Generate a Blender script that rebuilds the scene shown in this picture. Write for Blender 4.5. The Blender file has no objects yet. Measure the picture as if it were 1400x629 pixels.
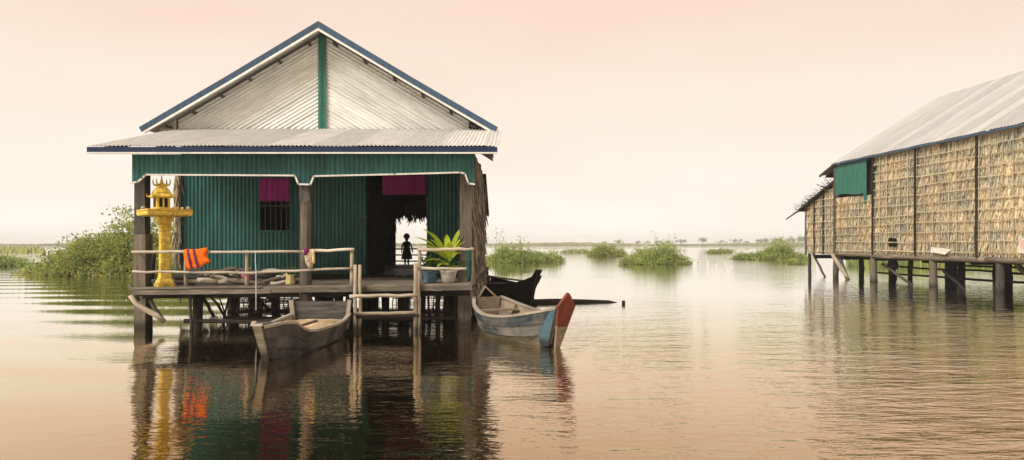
import bpy, math, random
import numpy as np
from mathutils import Vector, Matrix

R = math.radians
random.seed(7)
rng = np.random.default_rng(7)
scene = bpy.context.scene
col = scene.collection

# ------------------------------------------------------------------ camera
H = 1.62                      # eye height above the water (m)
F = 933.33                    # focal length in photo pixels (24 mm)
CX, HY = 700.0, 333.0         # vanishing column / horizon row in the photo
cam_d = bpy.data.cameras.new('camera')
cam_d.sensor_width = 36; cam_d.lens = 24.0
cam_d.shift_y = 18.5 / 1400
cam_d.clip_start = 0.05; cam_d.clip_end = 6000
cam = bpy.data.objects.new('camera', cam_d); col.objects.link(cam)
cam.location = (0, 0, H); cam.rotation_euler = (R(90), 0, 0)
scene.camera = cam

def P(x, y, Y):               # photo pixel at distance Y -> world point
    return Vector(((x - CX) / F * Y, Y, H - (y - HY) / F * Y))
def PX(x, Y): return (x - CX) / F * Y
def PZ(y, Y): return H - (y - HY) / F * Y

# ------------------------------------------------------------------ sky and sun
SUN_EL, SUN_AZ = 42, -131     # high, soft, from behind the viewer's left shoulder
world = bpy.data.worlds.new('World'); scene.world = world; world.use_nodes = True
wn = world.node_tree.nodes; wl = world.node_tree.links
wn.clear()
w_out = wn.new('ShaderNodeOutputWorld'); w_bg = wn.new('ShaderNodeBackground')
w_tc = wn.new('ShaderNodeTexCoord'); w_sep = wn.new('ShaderNodeSeparateXYZ')
w_ramp = wn.new('ShaderNodeValToRGB'); w_sky = wn.new('ShaderNodeTexSky')
w_mix = wn.new('ShaderNodeMix'); w_mix.data_type = 'RGBA'
w_map = wn.new('ShaderNodeMapping'); w_noise = wn.new('ShaderNodeTexNoise'); w_add = wn.new('ShaderNodeMath')
w_scale = wn.new('ShaderNodeVectorMath'); w_scale.operation = 'SCALE'; w_scale.inputs['Scale'].default_value = 0.10
w_sky.sky_type = 'NISHITA'; w_sky.sun_disc = False
w_sky.sun_elevation = R(SUN_EL); w_sky.sun_rotation = R(SUN_AZ); w_sky.dust_density = 6; w_sky.air_density = 1.5
cr = w_ramp.color_ramp
cr.elements[0].position = 0.0; cr.elements[0].color = (1.20, 1.135, 1.01, 1)
cr.elements[1].position = 1.0; cr.elements[1].color = (0.95, 0.78, 0.67, 1)
for p, c in ((0.07, (1.10, 1.01, 0.885)), (0.19, (1.06, 0.90, 0.755)), (0.33, (1.02, 0.77, 0.62))):
    e = cr.elements.new(p); e.color = (*c, 1)
w_map.inputs['Scale'].default_value = (1.5, 1.5, 6)
w_noise.inputs['Scale'].default_value = 2.2; w_noise.inputs['Detail'].default_value = 4
w_add.operation = 'MULTIPLY_ADD'; w_add.inputs[1].default_value = 0.14
wl.new(w_tc.outputs['Generated'], w_sep.inputs[0]); wl.new(w_tc.outputs['Generated'], w_map.inputs[0])
wl.new(w_map.outputs[0], w_noise.inputs['Vector']); wl.new(w_noise.outputs['Fac'], w_add.inputs[0])
w_off = wn.new('ShaderNodeMath'); w_off.operation = 'SUBTRACT'; w_off.inputs[1].default_value = 0.07
wl.new(w_sep.outputs['Z'], w_off.inputs[0]); wl.new(w_off.outputs[0], w_add.inputs[2])
wl.new(w_add.outputs[0], w_ramp.inputs[0])
wl.new(w_sky.outputs[0], w_scale.inputs[0])
w_mix.inputs[0].default_value = 0.06
wl.new(w_ramp.outputs[0], w_mix.inputs[6]); wl.new(w_scale.outputs[0], w_mix.inputs[7])
wl.new(w_mix.outputs[2], w_bg.inputs[0]); w_bg.inputs[1].default_value = 1.0
wl.new(w_bg.outputs[0], w_out.inputs[0])

sun_d = bpy.data.lights.new('sun', 'SUN'); sun_d.energy = 3.8; sun_d.angle = R(22); sun_d.color = (1, 0.965, 0.90)
sun = bpy.data.objects.new('sun', sun_d); col.objects.link(sun)
sd = Vector((math.sin(R(SUN_AZ)) * math.cos(R(SUN_EL)), math.cos(R(SUN_AZ)) * math.cos(R(SUN_EL)), math.sin(R(SUN_EL))))
sun.rotation_euler = sd.to_track_quat('Z', 'Y').to_euler(); sun.location = (-10, -10, 20)

scene.view_settings.view_transform = 'Standard'; scene.view_settings.look = 'None'
scene.view_settings.exposure = 0.0; scene.view_settings.gamma = 1.0
scene.cycles.max_bounces = 8; scene.cycles.volume_bounces = 0

# ------------------------------------------------------------------ materials
def new_mat(name):
    m = bpy.data.materials.new(name); m.use_nodes = True
    nt = m.node_tree; b = nt.nodes['Principled BSDF']; b.inputs['Specular IOR Level'].default_value = 0.15
    return m, nt, b
def N(nt, t, **kw):
    n = nt.nodes.new(t)
    for k, v in kw.items(): setattr(n, k, v)
    return n
def ramp(nt, src, stops):
    n = N(nt, 'ShaderNodeValToRGB'); r = n.color_ramp
    while len(r.elements) < len(stops): r.elements.new(0.5)
    for e, (p, c) in zip(r.elements, stops):
        e.position = p; e.color = (*c, 1) if len(c) == 3 else c
    nt.links.new(src, n.inputs[0]); return n.outputs[0]
def noise(nt, vec, scale, detail=4, rough=0.6):
    n = N(nt, 'ShaderNodeTexNoise'); n.inputs['Scale'].default_value = scale
    n.inputs['Detail'].default_value = detail; n.inputs['Roughness'].default_value = rough
    if vec is not None: nt.links.new(vec, n.inputs['Vector'])
    return n.outputs['Fac']
def mapped(nt, src, s, loc=None):
    n = N(nt, 'ShaderNodeMapping'); n.inputs['Scale'].default_value = s
    nt.links.new(src, n.inputs[0])
    if loc is not None: nt.links.new(loc, n.inputs['Location'])
    return n.outputs[0]
def mix(nt, fac, a, b, mode='MIX'):
    n = N(nt, 'ShaderNodeMix', data_type='RGBA', blend_type=mode)
    for i, s in ((0, fac), (6, a), (7, b)):
        if isinstance(s, (int, float)): n.inputs[i].default_value = s
        elif isinstance(s, tuple): n.inputs[i].default_value = (*s, 1)
        else: nt.links.new(s, n.inputs[i])
    return n.outputs[2]
def bump(nt, b, h, strength, dist):
    n = N(nt, 'ShaderNodeBump'); n.inputs['Strength'].default_value = strength; n.inputs['Distance'].default_value = dist
    nt.links.new(h, n.inputs['Height']); nt.links.new(n.outputs[0], b.inputs['Normal'])
def grain(nt):
    a = N(nt, 'ShaderNodeAttribute', attribute_name='g'); return a.outputs['Vector']
def objrand(nt):
    return N(nt, 'ShaderNodeObjectInfo').outputs['Random']
def offs(nt):                 # a per-object offset for texture lookups
    r = objrand(nt); n = N(nt, 'ShaderNodeVectorMath', operation='SCALE'); n.inputs[0].default_value = (37, 91, 53)
    nt.links.new(r, n.inputs['Scale']); return n.outputs[0]

def wood(name, c_dark, c_light, rough=0.85, stain=(0.5, 0.5, 0.5), var=0.35, strength=0.35, wet=True):
    m, nt, b = new_mat(name); g = grain(nt); o = offs(nt)
    f1 = noise(nt, mapped(nt, g, (1.3, 13, 13), o), 1.6, 8, 0.75)
    c = ramp(nt, f1, [(0.34, c_dark), (0.64, c_light)])
    f2 = noise(nt, mapped(nt, g, (1, 1, 1), o), 1.7, 5, 0.65)
    c = mix(nt, ramp(nt, f2, [(0.42, (0, 0, 0)), (0.68, (1, 1, 1))]), c, tuple(d * s for d, s in zip(c_light, stain)))
    v = ramp(nt, objrand(nt), [(0, (1 - var,) * 3), (1, (1 + var * 0.35,) * 3)])
    c = mix(nt, 1.0, c, v, 'MULTIPLY')
    if wet:                   # timber standing in the lake is dark and slimy up to the flood line
        geo = N(nt, 'ShaderNodeNewGeometry'); sp = N(nt, 'ShaderNodeSeparateXYZ'); nt.links.new(geo.outputs['Position'], sp.inputs[0])
        wz = N(nt, 'ShaderNodeMath', operation='MULTIPLY_ADD'); wz.inputs[1].default_value = 0.25
        nt.links.new(f2, wz.inputs[0]); nt.links.new(sp.outputs['Z'], wz.inputs[2])
        c = mix(nt, ramp(nt, wz.outputs[0], [(0.20, (0.85,) * 3), (0.34, (0,) * 3)]), c, (0.030, 0.027, 0.020))
    nt.links.new(c, b.inputs['Base Color']); b.inputs['Roughness'].default_value = rough
    bump(nt, b, f1, strength, 0.012); return m

def tin(name, base, streak, rust, rough=0.5, metal=0.0, rust_at=(0.62, 0.8), var=0.12):
    m, nt, b = new_mat(name); g = grain(nt); o = offs(nt)
    f1 = noise(nt, mapped(nt, g, (9, 0.9, 1), o), 1.5, 5, 0.7)
    c = ramp(nt, f1, [(0.3, streak), (0.65, base)])
    f2 = noise(nt, mapped(nt, g, (1.2, 0.8, 1), o), 1.8, 6, 0.7)
    c = mix(nt, ramp(nt, f2, [(rust_at[0], (0, 0, 0)), (rust_at[1], (0.8, 0.8, 0.8))]), c, rust)
    v = ramp(nt, objrand(nt), [(0, (1 - var,) * 3), (1, (1 + var * 0.5,) * 3)])
    c = mix(nt, 1.0, c, v, 'MULTIPLY')
    nt.links.new(c, b.inputs['Base Color']); b.inputs['Roughness'].default_value = rough; b.inputs['Metallic'].default_value = metal
    bump(nt, b, f2, 0.12, 0.01); return m

def leafy(name, cols, rough=0.6, trans=0.25, big=0.7, var=0.0):
    m, nt, b = new_mat(name)
    geo = N(nt, 'ShaderNodeNewGeometry'); tc = N(nt, 'ShaderNodeTexCoord')
    n = len(cols); c = ramp(nt, geo.outputs['Random Per Island'], [(i / max(1, n - 1), k) for i, k in enumerate(cols)])
    f = noise(nt, mapped(nt, tc.outputs['Object'], (1, 1, 1), offs(nt)), big, 3)
    c = mix(nt, 1.0, c, ramp(nt, f, [(0.3, (0.6, 0.66, 0.7)), (0.7, (1.3, 1.2, 0.95))]), 'MULTIPLY')
    if var: c = mix(nt, 1.0, c, ramp(nt, objrand(nt), [(0, (1 - var, 1 - var, 1 - var * .7)), (1, (1 + var * .4,) * 3)]), 'MULTIPLY')
    nt.links.new(c, b.inputs['Base Color']); b.inputs['Roughness'].default_value = rough
    if trans:
        t = N(nt, 'ShaderNodeBsdfTranslucent'); nt.links.new(c, t.inputs[0])
        ms = N(nt, 'ShaderNodeMixShader'); ms.inputs[0].default_value = trans
        nt.links.new(b.outputs[0], ms.inputs[1]); nt.links.new(t.outputs[0], ms.inputs[2])
        nt.links.new(ms.outputs[0], nt.nodes['Material Output'].inputs[0])
    return m

def plain(name, c, rough=0.7, var=0.18, scale=9.0, metal=0.0, stretch=(1, 1, 1)):
    m, nt, b = new_mat(name); tc = N(nt, 'ShaderNodeTexCoord')
    f = noise(nt, mapped(nt, tc.outputs['Object'], stretch, offs(nt)), scale, 5)
    cc = ramp(nt, f, [(0.3, tuple(k * (1 - 2 * var) for k in c)), (0.7, tuple(min(1, k * (1 + var)) for k in c))])
    nt.links.new(cc, b.inputs['Base Color']); b.inputs['Roughness'].default_value = rough; b.inputs['Metallic'].default_value = metal
    bump(nt, b, f, 0.15, 0.01); return m

M = {}
M['tin'] = tin('galvanised_tin', (0.74, 0.735, 0.68), (0.50, 0.50, 0.45), (0.44, 0.37, 0.27), 0.5, 0.1, (0.66, 0.9))
M['hut_tin'] = tin('dull_hut_roof_tin', (0.45, 0.44, 0.41), (0.34, 0.33, 0.305), (0.30, 0.25, 0.19), 0.6, 0.0, (0.6, 0.95), 0.16)
M['roof_tin'] = tin('weathered_roof_tin', (0.62, 0.61, 0.56), (0.46, 0.45, 0.41), (0.34, 0.26, 0.18), 0.5, 0.05, (0.54, 0.95), 0.2)
M['green_tin'] = tin('green_painted_tin', (0.036, 0.150, 0.124), (0.011, 0.062, 0.060), (0.024, 0.066, 0.066), 0.45, 0.0, (0.42, 0.72), 0.35)
M['green_pale'] = tin('faded_green_tin', (0.042, 0.155, 0.115), (0.022, 0.09, 0.07), (0.05, 0.10, 0.075), 0.5)
M['blue'] = tin('blue_trim', (0.060, 0.100, 0.155), (0.036, 0.066, 0.112), (0.11, 0.13, 0.15), 0.5)
M['blue_dark'] = tin('dark_blue_fascia', (0.022, 0.036, 0.082), (0.012, 0.022, 0.058), (0.06, 0.065, 0.085), 0.5)
M['white'] = tin('white_trim', (0.78, 0.76, 0.70), (0.62, 0.60, 0.54), (0.40, 0.36, 0.29), 0.7, 0.0, (0.48, 0.8))
M['wood_grey'] = wood('grey_timber', (0.022, 0.020, 0.019), (0.15, 0.135, 0.118), 0.9)
M['wood_brown'] = wood('brown_timber', (0.06, 0.048, 0.036), (0.30, 0.25, 0.185), 0.88)
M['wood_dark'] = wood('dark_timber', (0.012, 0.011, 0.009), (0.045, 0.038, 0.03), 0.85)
M['deck'] = wood('deck_timber', (0.055, 0.046, 0.038), (0.33, 0.275, 0.205), 0.9)
M['bamboo'] = wood('dry_bamboo', (0.24, 0.195, 0.135), (0.58, 0.49, 0.355), 0.7, (0.5, 0.48, 0.46), 0.3)
M['bamboo_pale'] = wood('pale_bamboo', (0.42, 0.36, 0.27), (0.74, 0.66, 0.53), 0.7, (0.55, 0.52, 0.5), 0.3)
M['lattice'] = wood('split_bamboo', (0.40, 0.32, 0.19), (0.64, 0.54, 0.36), 0.7, (0.6, 0.55, 0.5), 0.3, wet=False)
M['hull'] = wood('weathered_hull', (0.012, 0.013, 0.016), (0.078, 0.078, 0.082), 0.8, (2.6, 2.35, 1.9), 0.3, 0.6, False)
M['hull_in'] = wood('bare_boat_timber', (0.30, 0.22, 0.13), (0.72, 0.58, 0.38), 0.85, (0.6, 0.5, 0.42), 0.25, wet=False)
M['hull_edge'] = wood('worn_pale_edge', (0.26, 0.23, 0.18), (0.48, 0.42, 0.33), 0.85, (0.6, 0.55, 0.5), 0.2)
M['hull_black'] = wood('tarred_hull', (0.010, 0.010, 0.010), (0.035, 0.034, 0.033), 0.7)
M['hull_blue'] = wood('flaking_blue_grey_hull', (0.012, 0.022, 0.032), (0.105, 0.125, 0.135), 0.8, (2.4, 1.75, 1.2), 0.25, 0.7, False)
M['hull_low'] = wood('scummed_lower_hull', (0.025, 0.022, 0.014), (0.24, 0.20, 0.14), 0.85, (0.35, 0.38, 0.30), 0.2, 0.7, False)
M['hull_tan'] = wood('worn_tan_timber', (0.15, 0.12, 0.085), (0.40, 0.32, 0.23), 0.85, (0.6, 0.5, 0.45), 0.2, wet=False)
M['paint_blue'] = wood('blue_bow_paint', (0.035, 0.075, 0.12), (0.08, 0.18, 0.27), 0.8, (1.3, 0.9, 0.7), 0.1)
M['paint_red'] = wood('red_bow_paint', (0.12, 0.035, 0.022), (0.31, 0.075, 0.045), 0.8, (0.5, 0.7, 0.8), 0.1)
M['thatch'] = leafy('dry_palm_thatch', [(0.32, 0.28, 0.23), (0.60, 0.525, 0.39), (0.72, 0.635, 0.48), (0.66, 0.59, 0.45), (0.44, 0.40, 0.345), (0.80, 0.71, 0.55), (0.62, 0.54, 0.39)], 0.9, 0.22, 1.0, 0.2)
M['thatch_grey'] = leafy('grey_palm_thatch', [(0.09, 0.078, 0.064), (0.27, 0.235, 0.19), (0.42, 0.365, 0.29), (0.17, 0.15, 0.12)], 0.9, 0.08, 1.1)
M['thatch_dark'] = leafy('dark_palm_thatch', [(0.03, 0.026, 0.02), (0.07, 0.06, 0.045), (0.045, 0.04, 0.03)], 0.95, 0.0)  # darkest of the thatch tones
M['leaf'] = leafy('bush_leaves', [(0.15, 0.23, 0.08), (0.28, 0.38, 0.11), (0.42, 0.48, 0.14), (0.19, 0.28, 0.11), (0.56, 0.50, 0.14), (0.33, 0.42, 0.14)], 0.55, 0.5, 0.9)
M['leaf_mat'] = leafy('floating_plant_leaves', [(0.18, 0.28, 0.10), (0.33, 0.44, 0.14), (0.46, 0.54, 0.18), (0.24, 0.35, 0.14), (0.58, 0.56, 0.26)], 0.5, 0.5, 0.8)
M['leaf_bright'] = leafy('fresh_yellow_green_leaf', [(0.34, 0.50, 0.03), (0.50, 0.60, 0.05), (0.42, 0.56, 0.06)], 0.4, 0.4, 5)
M['leaf_pot'] = leafy('small_green_leaf', [(0.05, 0.11, 0.03), (0.10, 0.18, 0.05), (0.04, 0.08, 0.03)], 0.5, 0.3, 5)
M['leaf_far'] = leafy('distant_foliage', [(0.12, 0.16, 0.09), (0.17, 0.21, 0.10), (0.14, 0.18, 0.09)], 0.8, 0.2, 0.05)
M['grass_far'] = leafy('distant_reeds', [(0.30, 0.34, 0.14), (0.38, 0.40, 0.17), (0.24, 0.29, 0.11)], 0.8, 0.2, 0.03)
M['stem'] = wood('bush_stem', (0.05, 0.04, 0.03), (0.14, 0.115, 0.08), 0.9)
M['gold'] = plain('yellow_shrine_paint', (0.74, 0.53, 0.09), 0.6, 0.26, 11)
M['gold_dark'] = plain('ochre_shrine_trim', (0.52, 0.34, 0.05), 0.55, 0.2, 14)
M['orange'] = plain('orange_vest_fabric', (0.88, 0.15, 0.008), 0.85, 0.2, 12)
M['purple_strap'] = plain('purple_webbing', (0.09, 0.03, 0.09), 0.7)
M['magenta'] = plain('magenta_cloth', (0.27, 0.025, 0.17), 0.8, 0.2, 6, stretch=(4, 1, 0.5))
M['purple'] = plain('dark_purple_cloth', (0.21, 0.02, 0.115), 0.85, 0.2, 6, stretch=(4, 1, 0.5))
M['pink'] = plain('pink_cloth', (0.55, 0.11, 0.17), 0.8, 0.45, 30)
M['cloth_pale'] = plain('patterned_pale_cloth', (0.50, 0.41, 0.30), 0.85, 0.35, 22)
M['cloth_yellow'] = plain('pale_yellow_cloth', (0.68, 0.53, 0.22), 0.85, 0.2)
M['net_green'] = plain('green_net', (0.01, 0.07, 0.055), 0.8, 0.3, 25)
M['pot_blue'] = plain('blue_glazed_pot', (0.10, 0.19, 0.26), 0.4, 0.35, 20)
M['pot_white'] = plain('chipped_white_pot', (0.58, 0.54, 0.46), 0.6, 0.2, 12)
M['soil'] = plain('potting_soil', (0.05, 0.035, 0.025), 0.95)
M['rust'] = wood('rusty_purple_wire', (0.045, 0.026, 0.026), (0.12, 0.065, 0.06), 0.85)
M['black'] = plain('black_plastic_and_window_shade', (0.012, 0.012, 0.013), 0.5)  # bag plastic; also the painted-in dark of the shrine windows
M['hole_shade'] = plain('painted_hole_shade', (0.003, 0.003, 0.003), 1.0)  # near-black colour that paints the shade inside a hole
M['iron'] = plain('dark_iron', (0.10, 0.11, 0.11), 0.6)
M['skin'] = plain('dark_skin', (0.10, 0.055, 0.035), 0.6, 0.08)
M['hair'] = plain('black_hair', (0.008, 0.007, 0.006), 0.5)
M['dress'] = plain('dark_dress', (0.018, 0.016, 0.02), 0.9, 0.3, 20)
M['paper'] = plain('off_white_sheet', (0.62, 0.60, 0.52), 0.8, 0.12)
M['mud'] = plain('muddy_bank', (0.13, 0.12, 0.07), 0.95, 0.25, 0.05)
M['rope'] = plain('white_cord', (0.66, 0.62, 0.55), 0.9)

# speckled black and white floor mat
m, nt, b = new_mat('speckled_mat'); tc = N(nt, 'ShaderNodeTexCoord')
v = N(nt, 'ShaderNodeTexVoronoi'); v.inputs['Scale'].default_value = 9; nt.links.new(tc.outputs['Object'], v.inputs['Vector'])
nt.links.new(ramp(nt, v.outputs['Distance'], [(0.30, (0.72, 0.70, 0.64)), (0.38, (0.03, 0.03, 0.03))]), b.inputs['Base Color'])
b.inputs['Roughness'].default_value = 0.5; M['mat'] = m
# printed sheet on the hut wall
m, nt, b = new_mat('printed_sheet'); tc = N(nt, 'ShaderNodeTexCoord')
f = noise(nt, tc.outputs['Object'], 1.6, 2)
nt.links.new(ramp(nt, f, [(0.40, (0.62, 0.60, 0.54)), (0.52, (0.55, 0.36, 0.30)), (0.58, (0.60, 0.58, 0.52)), (0.66, (0.22, 0.34, 0.18))]), b.inputs['Base Color']); M['print'] = m

# lake water: brown, tannin dark, with wind ripples that come and go in patches
m, nt, b = new_mat('lake_water'); nt.nodes.remove(b)
tc = N(nt, 'ShaderNodeTexCoord'); pos = tc.outputs['Object']
h1 = noise(nt, mapped(nt, pos, (0.55, 1.5, 1)), 1.5, 3, 0.55)
h2 = noise(nt, mapped(nt, pos, (1.1, 3.2, 1)), 2.6, 3, 0.6)
h3 = noise(nt, mapped(nt, pos, (0.16, 0.55, 1)), 1.0, 2, 0.5)
pm = noise(nt, mapped(nt, pos, (0.05, 0.11, 1)), 1.3, 3, 0.6)
sx = N(nt, 'ShaderNodeSeparateXYZ'); nt.links.new(pos, sx.inputs[0])
mr = N(nt, 'ShaderNodeMapRange'); mr.inputs['From Min'].default_value = -2; mr.inputs['From Max'].default_value = 4.5
mr.inputs['To Min'].default_value = -0.22; mr.inputs['To Max'].default_value = 0.12
nt.links.new(sx.outputs['X'], mr.inputs[0])
ad = N(nt, 'ShaderNodeMath', operation='ADD'); nt.links.new(pm, ad.inputs[0]); nt.links.new(mr.outputs[0], ad.inputs[1])
msk = ramp(nt, ad.outputs[0], [(0.30, (0.075,) * 3), (0.62, (1,) * 3)])
def mul(a, k):
    n = N(nt, 'ShaderNodeMath', operation='MULTIPLY'); nt.links.new(a, n.inputs[0])
    if isinstance(k, float): n.inputs[1].default_value = k
    else: nt.links.new(k, n.inputs[1])
    return n.outputs[0]
def add2(a, c):
    n = N(nt, 'ShaderNodeMath', operation='ADD'); nt.links.new(a, n.inputs[0]); nt.links.new(c, n.inputs[1]); return n.outputs[0]
# slow ripples running out from the house corner, where the piles disturb the water
wv = N(nt, 'ShaderNodeTexWave', wave_type='RINGS', rings_direction='SPHERICAL'); wv.inputs['Scale'].default_value = 0.15
wv.inputs['Distortion'].default_value = 5.0; wv.inputs['Detail'].default_value = 1; wv.inputs['Detail Scale'].default_value = 0.4
vm = N(nt, 'ShaderNodeMapping'); vm.inputs['Location'].default_value = (6.0, 0.0, 0); vm.inputs['Scale'].default_value = (0.6, 1, 1)
nt.links.new(pos, vm.inputs[0]); nt.links.new(vm.outputs[0], wv.inputs['Vector'])
mw = N(nt, 'ShaderNodeMapRange'); mw.inputs['From Min'].default_value = -2; mw.inputs['From Max'].default_value = -6
nt.links.new(sx.outputs['X'], mw.inputs[0])
hh = add2(mul(mul(h1, 0.026), msk), mul(mul(h2, 0.011), msk))
hh = add2(hh, mul(h3, 0.014)); hh = add2(hh, mul(h2, 0.0016))
mf = N(nt, 'ShaderNodeMapRange'); mf.inputs['From Min'].default_value = 6; mf.inputs['From Max'].default_value = 23
mf.inputs['To Min'].default_value = 1.75; mf.inputs['To Max'].default_value = 0.22; mf.interpolation_type = 'SMOOTHERSTEP'
nt.links.new(sx.outputs['Y'], mf.inputs[0]); hh = mul(hh, mf.outputs[0])     # the open lake behind is calmer
hh = add2(hh, mul(mul(wv.outputs['Fac'], 0.016), mw.outputs[0]))
mh = N(nt, 'ShaderNodeMapRange'); mh.inputs['From Min'].default_value = 7.5; mh.inputs['From Max'].default_value = 13
nt.links.new(sx.outputs['X'], mh.inputs[0]); hh = add2(hh, mul(mul(h1, 0.024), mh.outputs[0]))   # wind chop round the hut
bp = N(nt, 'ShaderNodeBump'); bp.inputs['Strength'].default_value = 1.0; bp.inputs['Distance'].default_value = 1.0
nt.links.new(hh, bp.inputs['Height'])
lw = N(nt, 'ShaderNodeLayerWeight'); lw.inputs['Blend'].default_value = 0.5
gl = N(nt, 'ShaderNodeBsdfGlossy'); gl.inputs['Roughness'].default_value = 0.012
df = N(nt, 'ShaderNodeBsdfDiffuse'); df.inputs['Color'].default_value = (0.008, 0.006, 0.003, 1)
nt.links.new(ramp(nt, lw.outputs['Facing'], [(0.5, (0.86, 0.64, 0.40)), (0.70, (0.93, 0.75, 0.52)), (0.85, (1, 0.90, 0.76)), (0.93, (1, 0.985, 0.945))]), gl.inputs['Color'])
ms = N(nt, 'ShaderNodeMixShader')
nt.links.new(ramp(nt, lw.outputs['Facing'], [(0.0, (0.04,) * 3), (0.45, (0.26,) * 3), (0.70, (0.60,) * 3), (0.93, (0.985,) * 3)]), ms.inputs[0])
nt.links.new(bp.outputs[0], gl.inputs['Normal'])
nt.links.new(df.outputs[0], ms.inputs[1]); nt.links.new(gl.outputs[0], ms.inputs[2])
nt.links.new(ms.outputs[0], nt.nodes['Material Output'].inputs[0]); M['water'] = m

# ------------------------------------------------------------------ builders
def tag(o, label=None, cat=None, group=None, kind=None):
    for k, v in (('label', label), ('category', cat), ('group', group), ('kind', kind)):
        if v: o[k] = v
    return o
def empty(name, loc, label=None, cat=None, group=None, rz=0.0):
    o = bpy.data.objects.new(name, None); col.objects.link(o)
    o.location = loc; o.rotation_euler = (0, 0, rz); o.empty_display_size = 0.2
    return tag(o, label, cat, group)
def pmat(o):
    m = Matrix.Identity(4)
    while o is not None:
        m = (Matrix.Translation(o.location) @ o.rotation_euler.to_matrix().to_4x4()) @ m; o = o.parent
    return m

class MB:
    def __init__(s): s.v = []; s.g = []; s.f = []; s.mi = []
    def add(s, vs, fs, gs=None, mi=0):
        k = len(s.v); s.v += [tuple(v) for v in vs]; s.g += [tuple(x) for x in (gs or vs)]
        for f in fs: s.f.append(tuple(i + k for i in f)); s.mi.append(mi)
    def beam(s, p0, p1, w, h, up=(0, 0, 1), jit=0.0, mi=0):
        p0, p1 = Vector(p0), Vector(p1); d = (p1 - p0); L = d.length; d.normalize()
        up = Vector(up)
        if abs(d.dot(up)) > 0.95: up = Vector((0, 1, 0))
        sd_ = d.cross(up).normalized(); u = sd_.cross(d)
        vs, gs = [], []
        for q, a in ((p0, 0), (p1, L)):
            for i, j in ((-1, -1), (1, -1), (1, 1), (-1, 1)):
                ji = Vector([random.uniform(-jit, jit) for _ in range(3)])
                vs.append(q + sd_ * (i * w / 2) + u * (j * h / 2) + ji); gs.append((a, i * w / 2, j * h / 2))
        s.add(vs, [(0, 1, 2, 3), (7, 6, 5, 4), (0, 4, 5, 1), (1, 5, 6, 2), (2, 6, 7, 3), (3, 7, 4, 0)], gs, mi)
        return s
    def tube(s, pts, r, n=7, mi=0, cap=True):
        pts = [Vector(p) for p in pts]; rs = r if isinstance(r, (list, tuple)) else [r] * len(pts)
        vs, gs, fs = [], [], []; L = 0; ref = None
        for i, p in enumerate(pts):
            d = (pts[min(i + 1, len(pts) - 1)] - pts[max(i - 1, 0)]).normalized()
            if ref is None: ref = d.orthogonal().normalized()
            a = (ref - d * ref.dot(d)).normalized(); ref = a; c = d.cross(a)
            if i: L += (p - pts[i - 1]).length
            for k in range(n):
                t = 2 * math.pi * k / n
                vs.append(p + (a * math.cos(t) + c * math.sin(t)) * rs[i]); gs.append((L, rs[i] * math.cos(t), rs[i] * math.sin(t)))
        for i in range(len(pts) - 1):
            for k in range(n):
                k2 = (k + 1) % n; fs.append((i * n + k, i * n + k2, (i + 1) * n + k2, (i + 1) * n + k))
        if cap: fs += [tuple(reversed(range(n))), tuple((len(pts) - 1) * n + k for k in range(n))]
        s.add(vs, fs, gs, mi); return s
    def pole(s, p0, p1, r, wob=0.012, n=7, seg=6, taper=0.85):
        p0, p1 = Vector(p0), Vector(p1); pts, rs = [], []
        for i in range(seg + 1):
            t = i / seg; w = wob if 0 < i < seg else 0
            pts.append(p0.lerp(p1, t) + Vector([random.uniform(-w, w) for _ in range(3)]))
            rs.append(r * (1 + (taper - 1) * t) * random.uniform(0.93, 1.07))
        return s.tube(pts, rs, n)
    def plate(s, poly, thick, mi=0):          # flat outline pushed through by the vector thick
        poly = [Vector(p) for p in poly]; n = len(poly); th = Vector(thick)
        vs = [p - th / 2 for p in poly] + [p + th / 2 for p in poly]
        fs = [tuple(range(n)), tuple(reversed(range(n, 2 * n)))] + [(i, i + n, (i + 1) % n + n, (i + 1) % n) for i in range(n)]
        s.add(vs, fs, None, mi); return s
    def grid(s, Pg, mi=0, G=None):
        a, b_ = len(Pg), len(Pg[0])
        vs = [p for row in Pg for p in row]; gs = [p for row in G for p in row] if G else None
        s.add(vs, [(i * b_ + j, i * b_ + j + 1, (i + 1) * b_ + j + 1, (i + 1) * b_ + j) for i in range(a - 1) for j in range(b_ - 1)], gs, mi); return s
    def lathe(s, prof, c, n=16, sq=False, rot=0.0):
        vs, fs = [], []; c = Vector(c)
        for r, z in prof:
            for k in range(n):
                t = 2 * math.pi * k / n + rot; vs.append(c + Vector((r * math.cos(t), r * math.sin(t), z)))
        for i in range(len(prof) - 1):
            for k in range(n):
                k2 = (k + 1) % n; fs.append((i * n + k, i * n + k2, (i + 1) * n + k2, (i + 1) * n + k))
        fs += [tuple(reversed(range(n))), tuple((len(prof) - 1) * n + k for k in range(n))]
        s.add(vs, fs); return s
    def build(s, name, mat, parent=None, smooth=False):
        mats = mat if isinstance(mat, (list, tuple)) else [mat]
        V = np.array(s.v, dtype=float); c = (V.min(0) + V.max(0)) / 2
        me = bpy.data.meshes.new(name); me.from_pydata((V - c).tolist(), [], s.f)
        at = me.attributes.new('g', 'FLOAT_VECTOR', 'POINT'); at.data.foreach_set('vector', np.array(s.g, dtype=np.float32).ravel())
        for mm in mats: me.materials.append(mm)
        me.polygons.foreach_set('material_index', s.mi)
        if smooth: me.polygons.foreach_set('use_smooth', [True] * len(s.f))
        me.update()
        o = bpy.data.objects.new(name, me); col.objects.link(o); o.location = c
        if parent is not None:
            o.parent = parent; o.matrix_parent_inverse = Matrix.Identity(4)
            # vertices were given in world space: undo the parent's own placement
            o.location = pmat(parent).inverted() @ Vector(c)
            o.rotation_euler = pmat(parent).inverted().to_euler()
        return o

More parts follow.
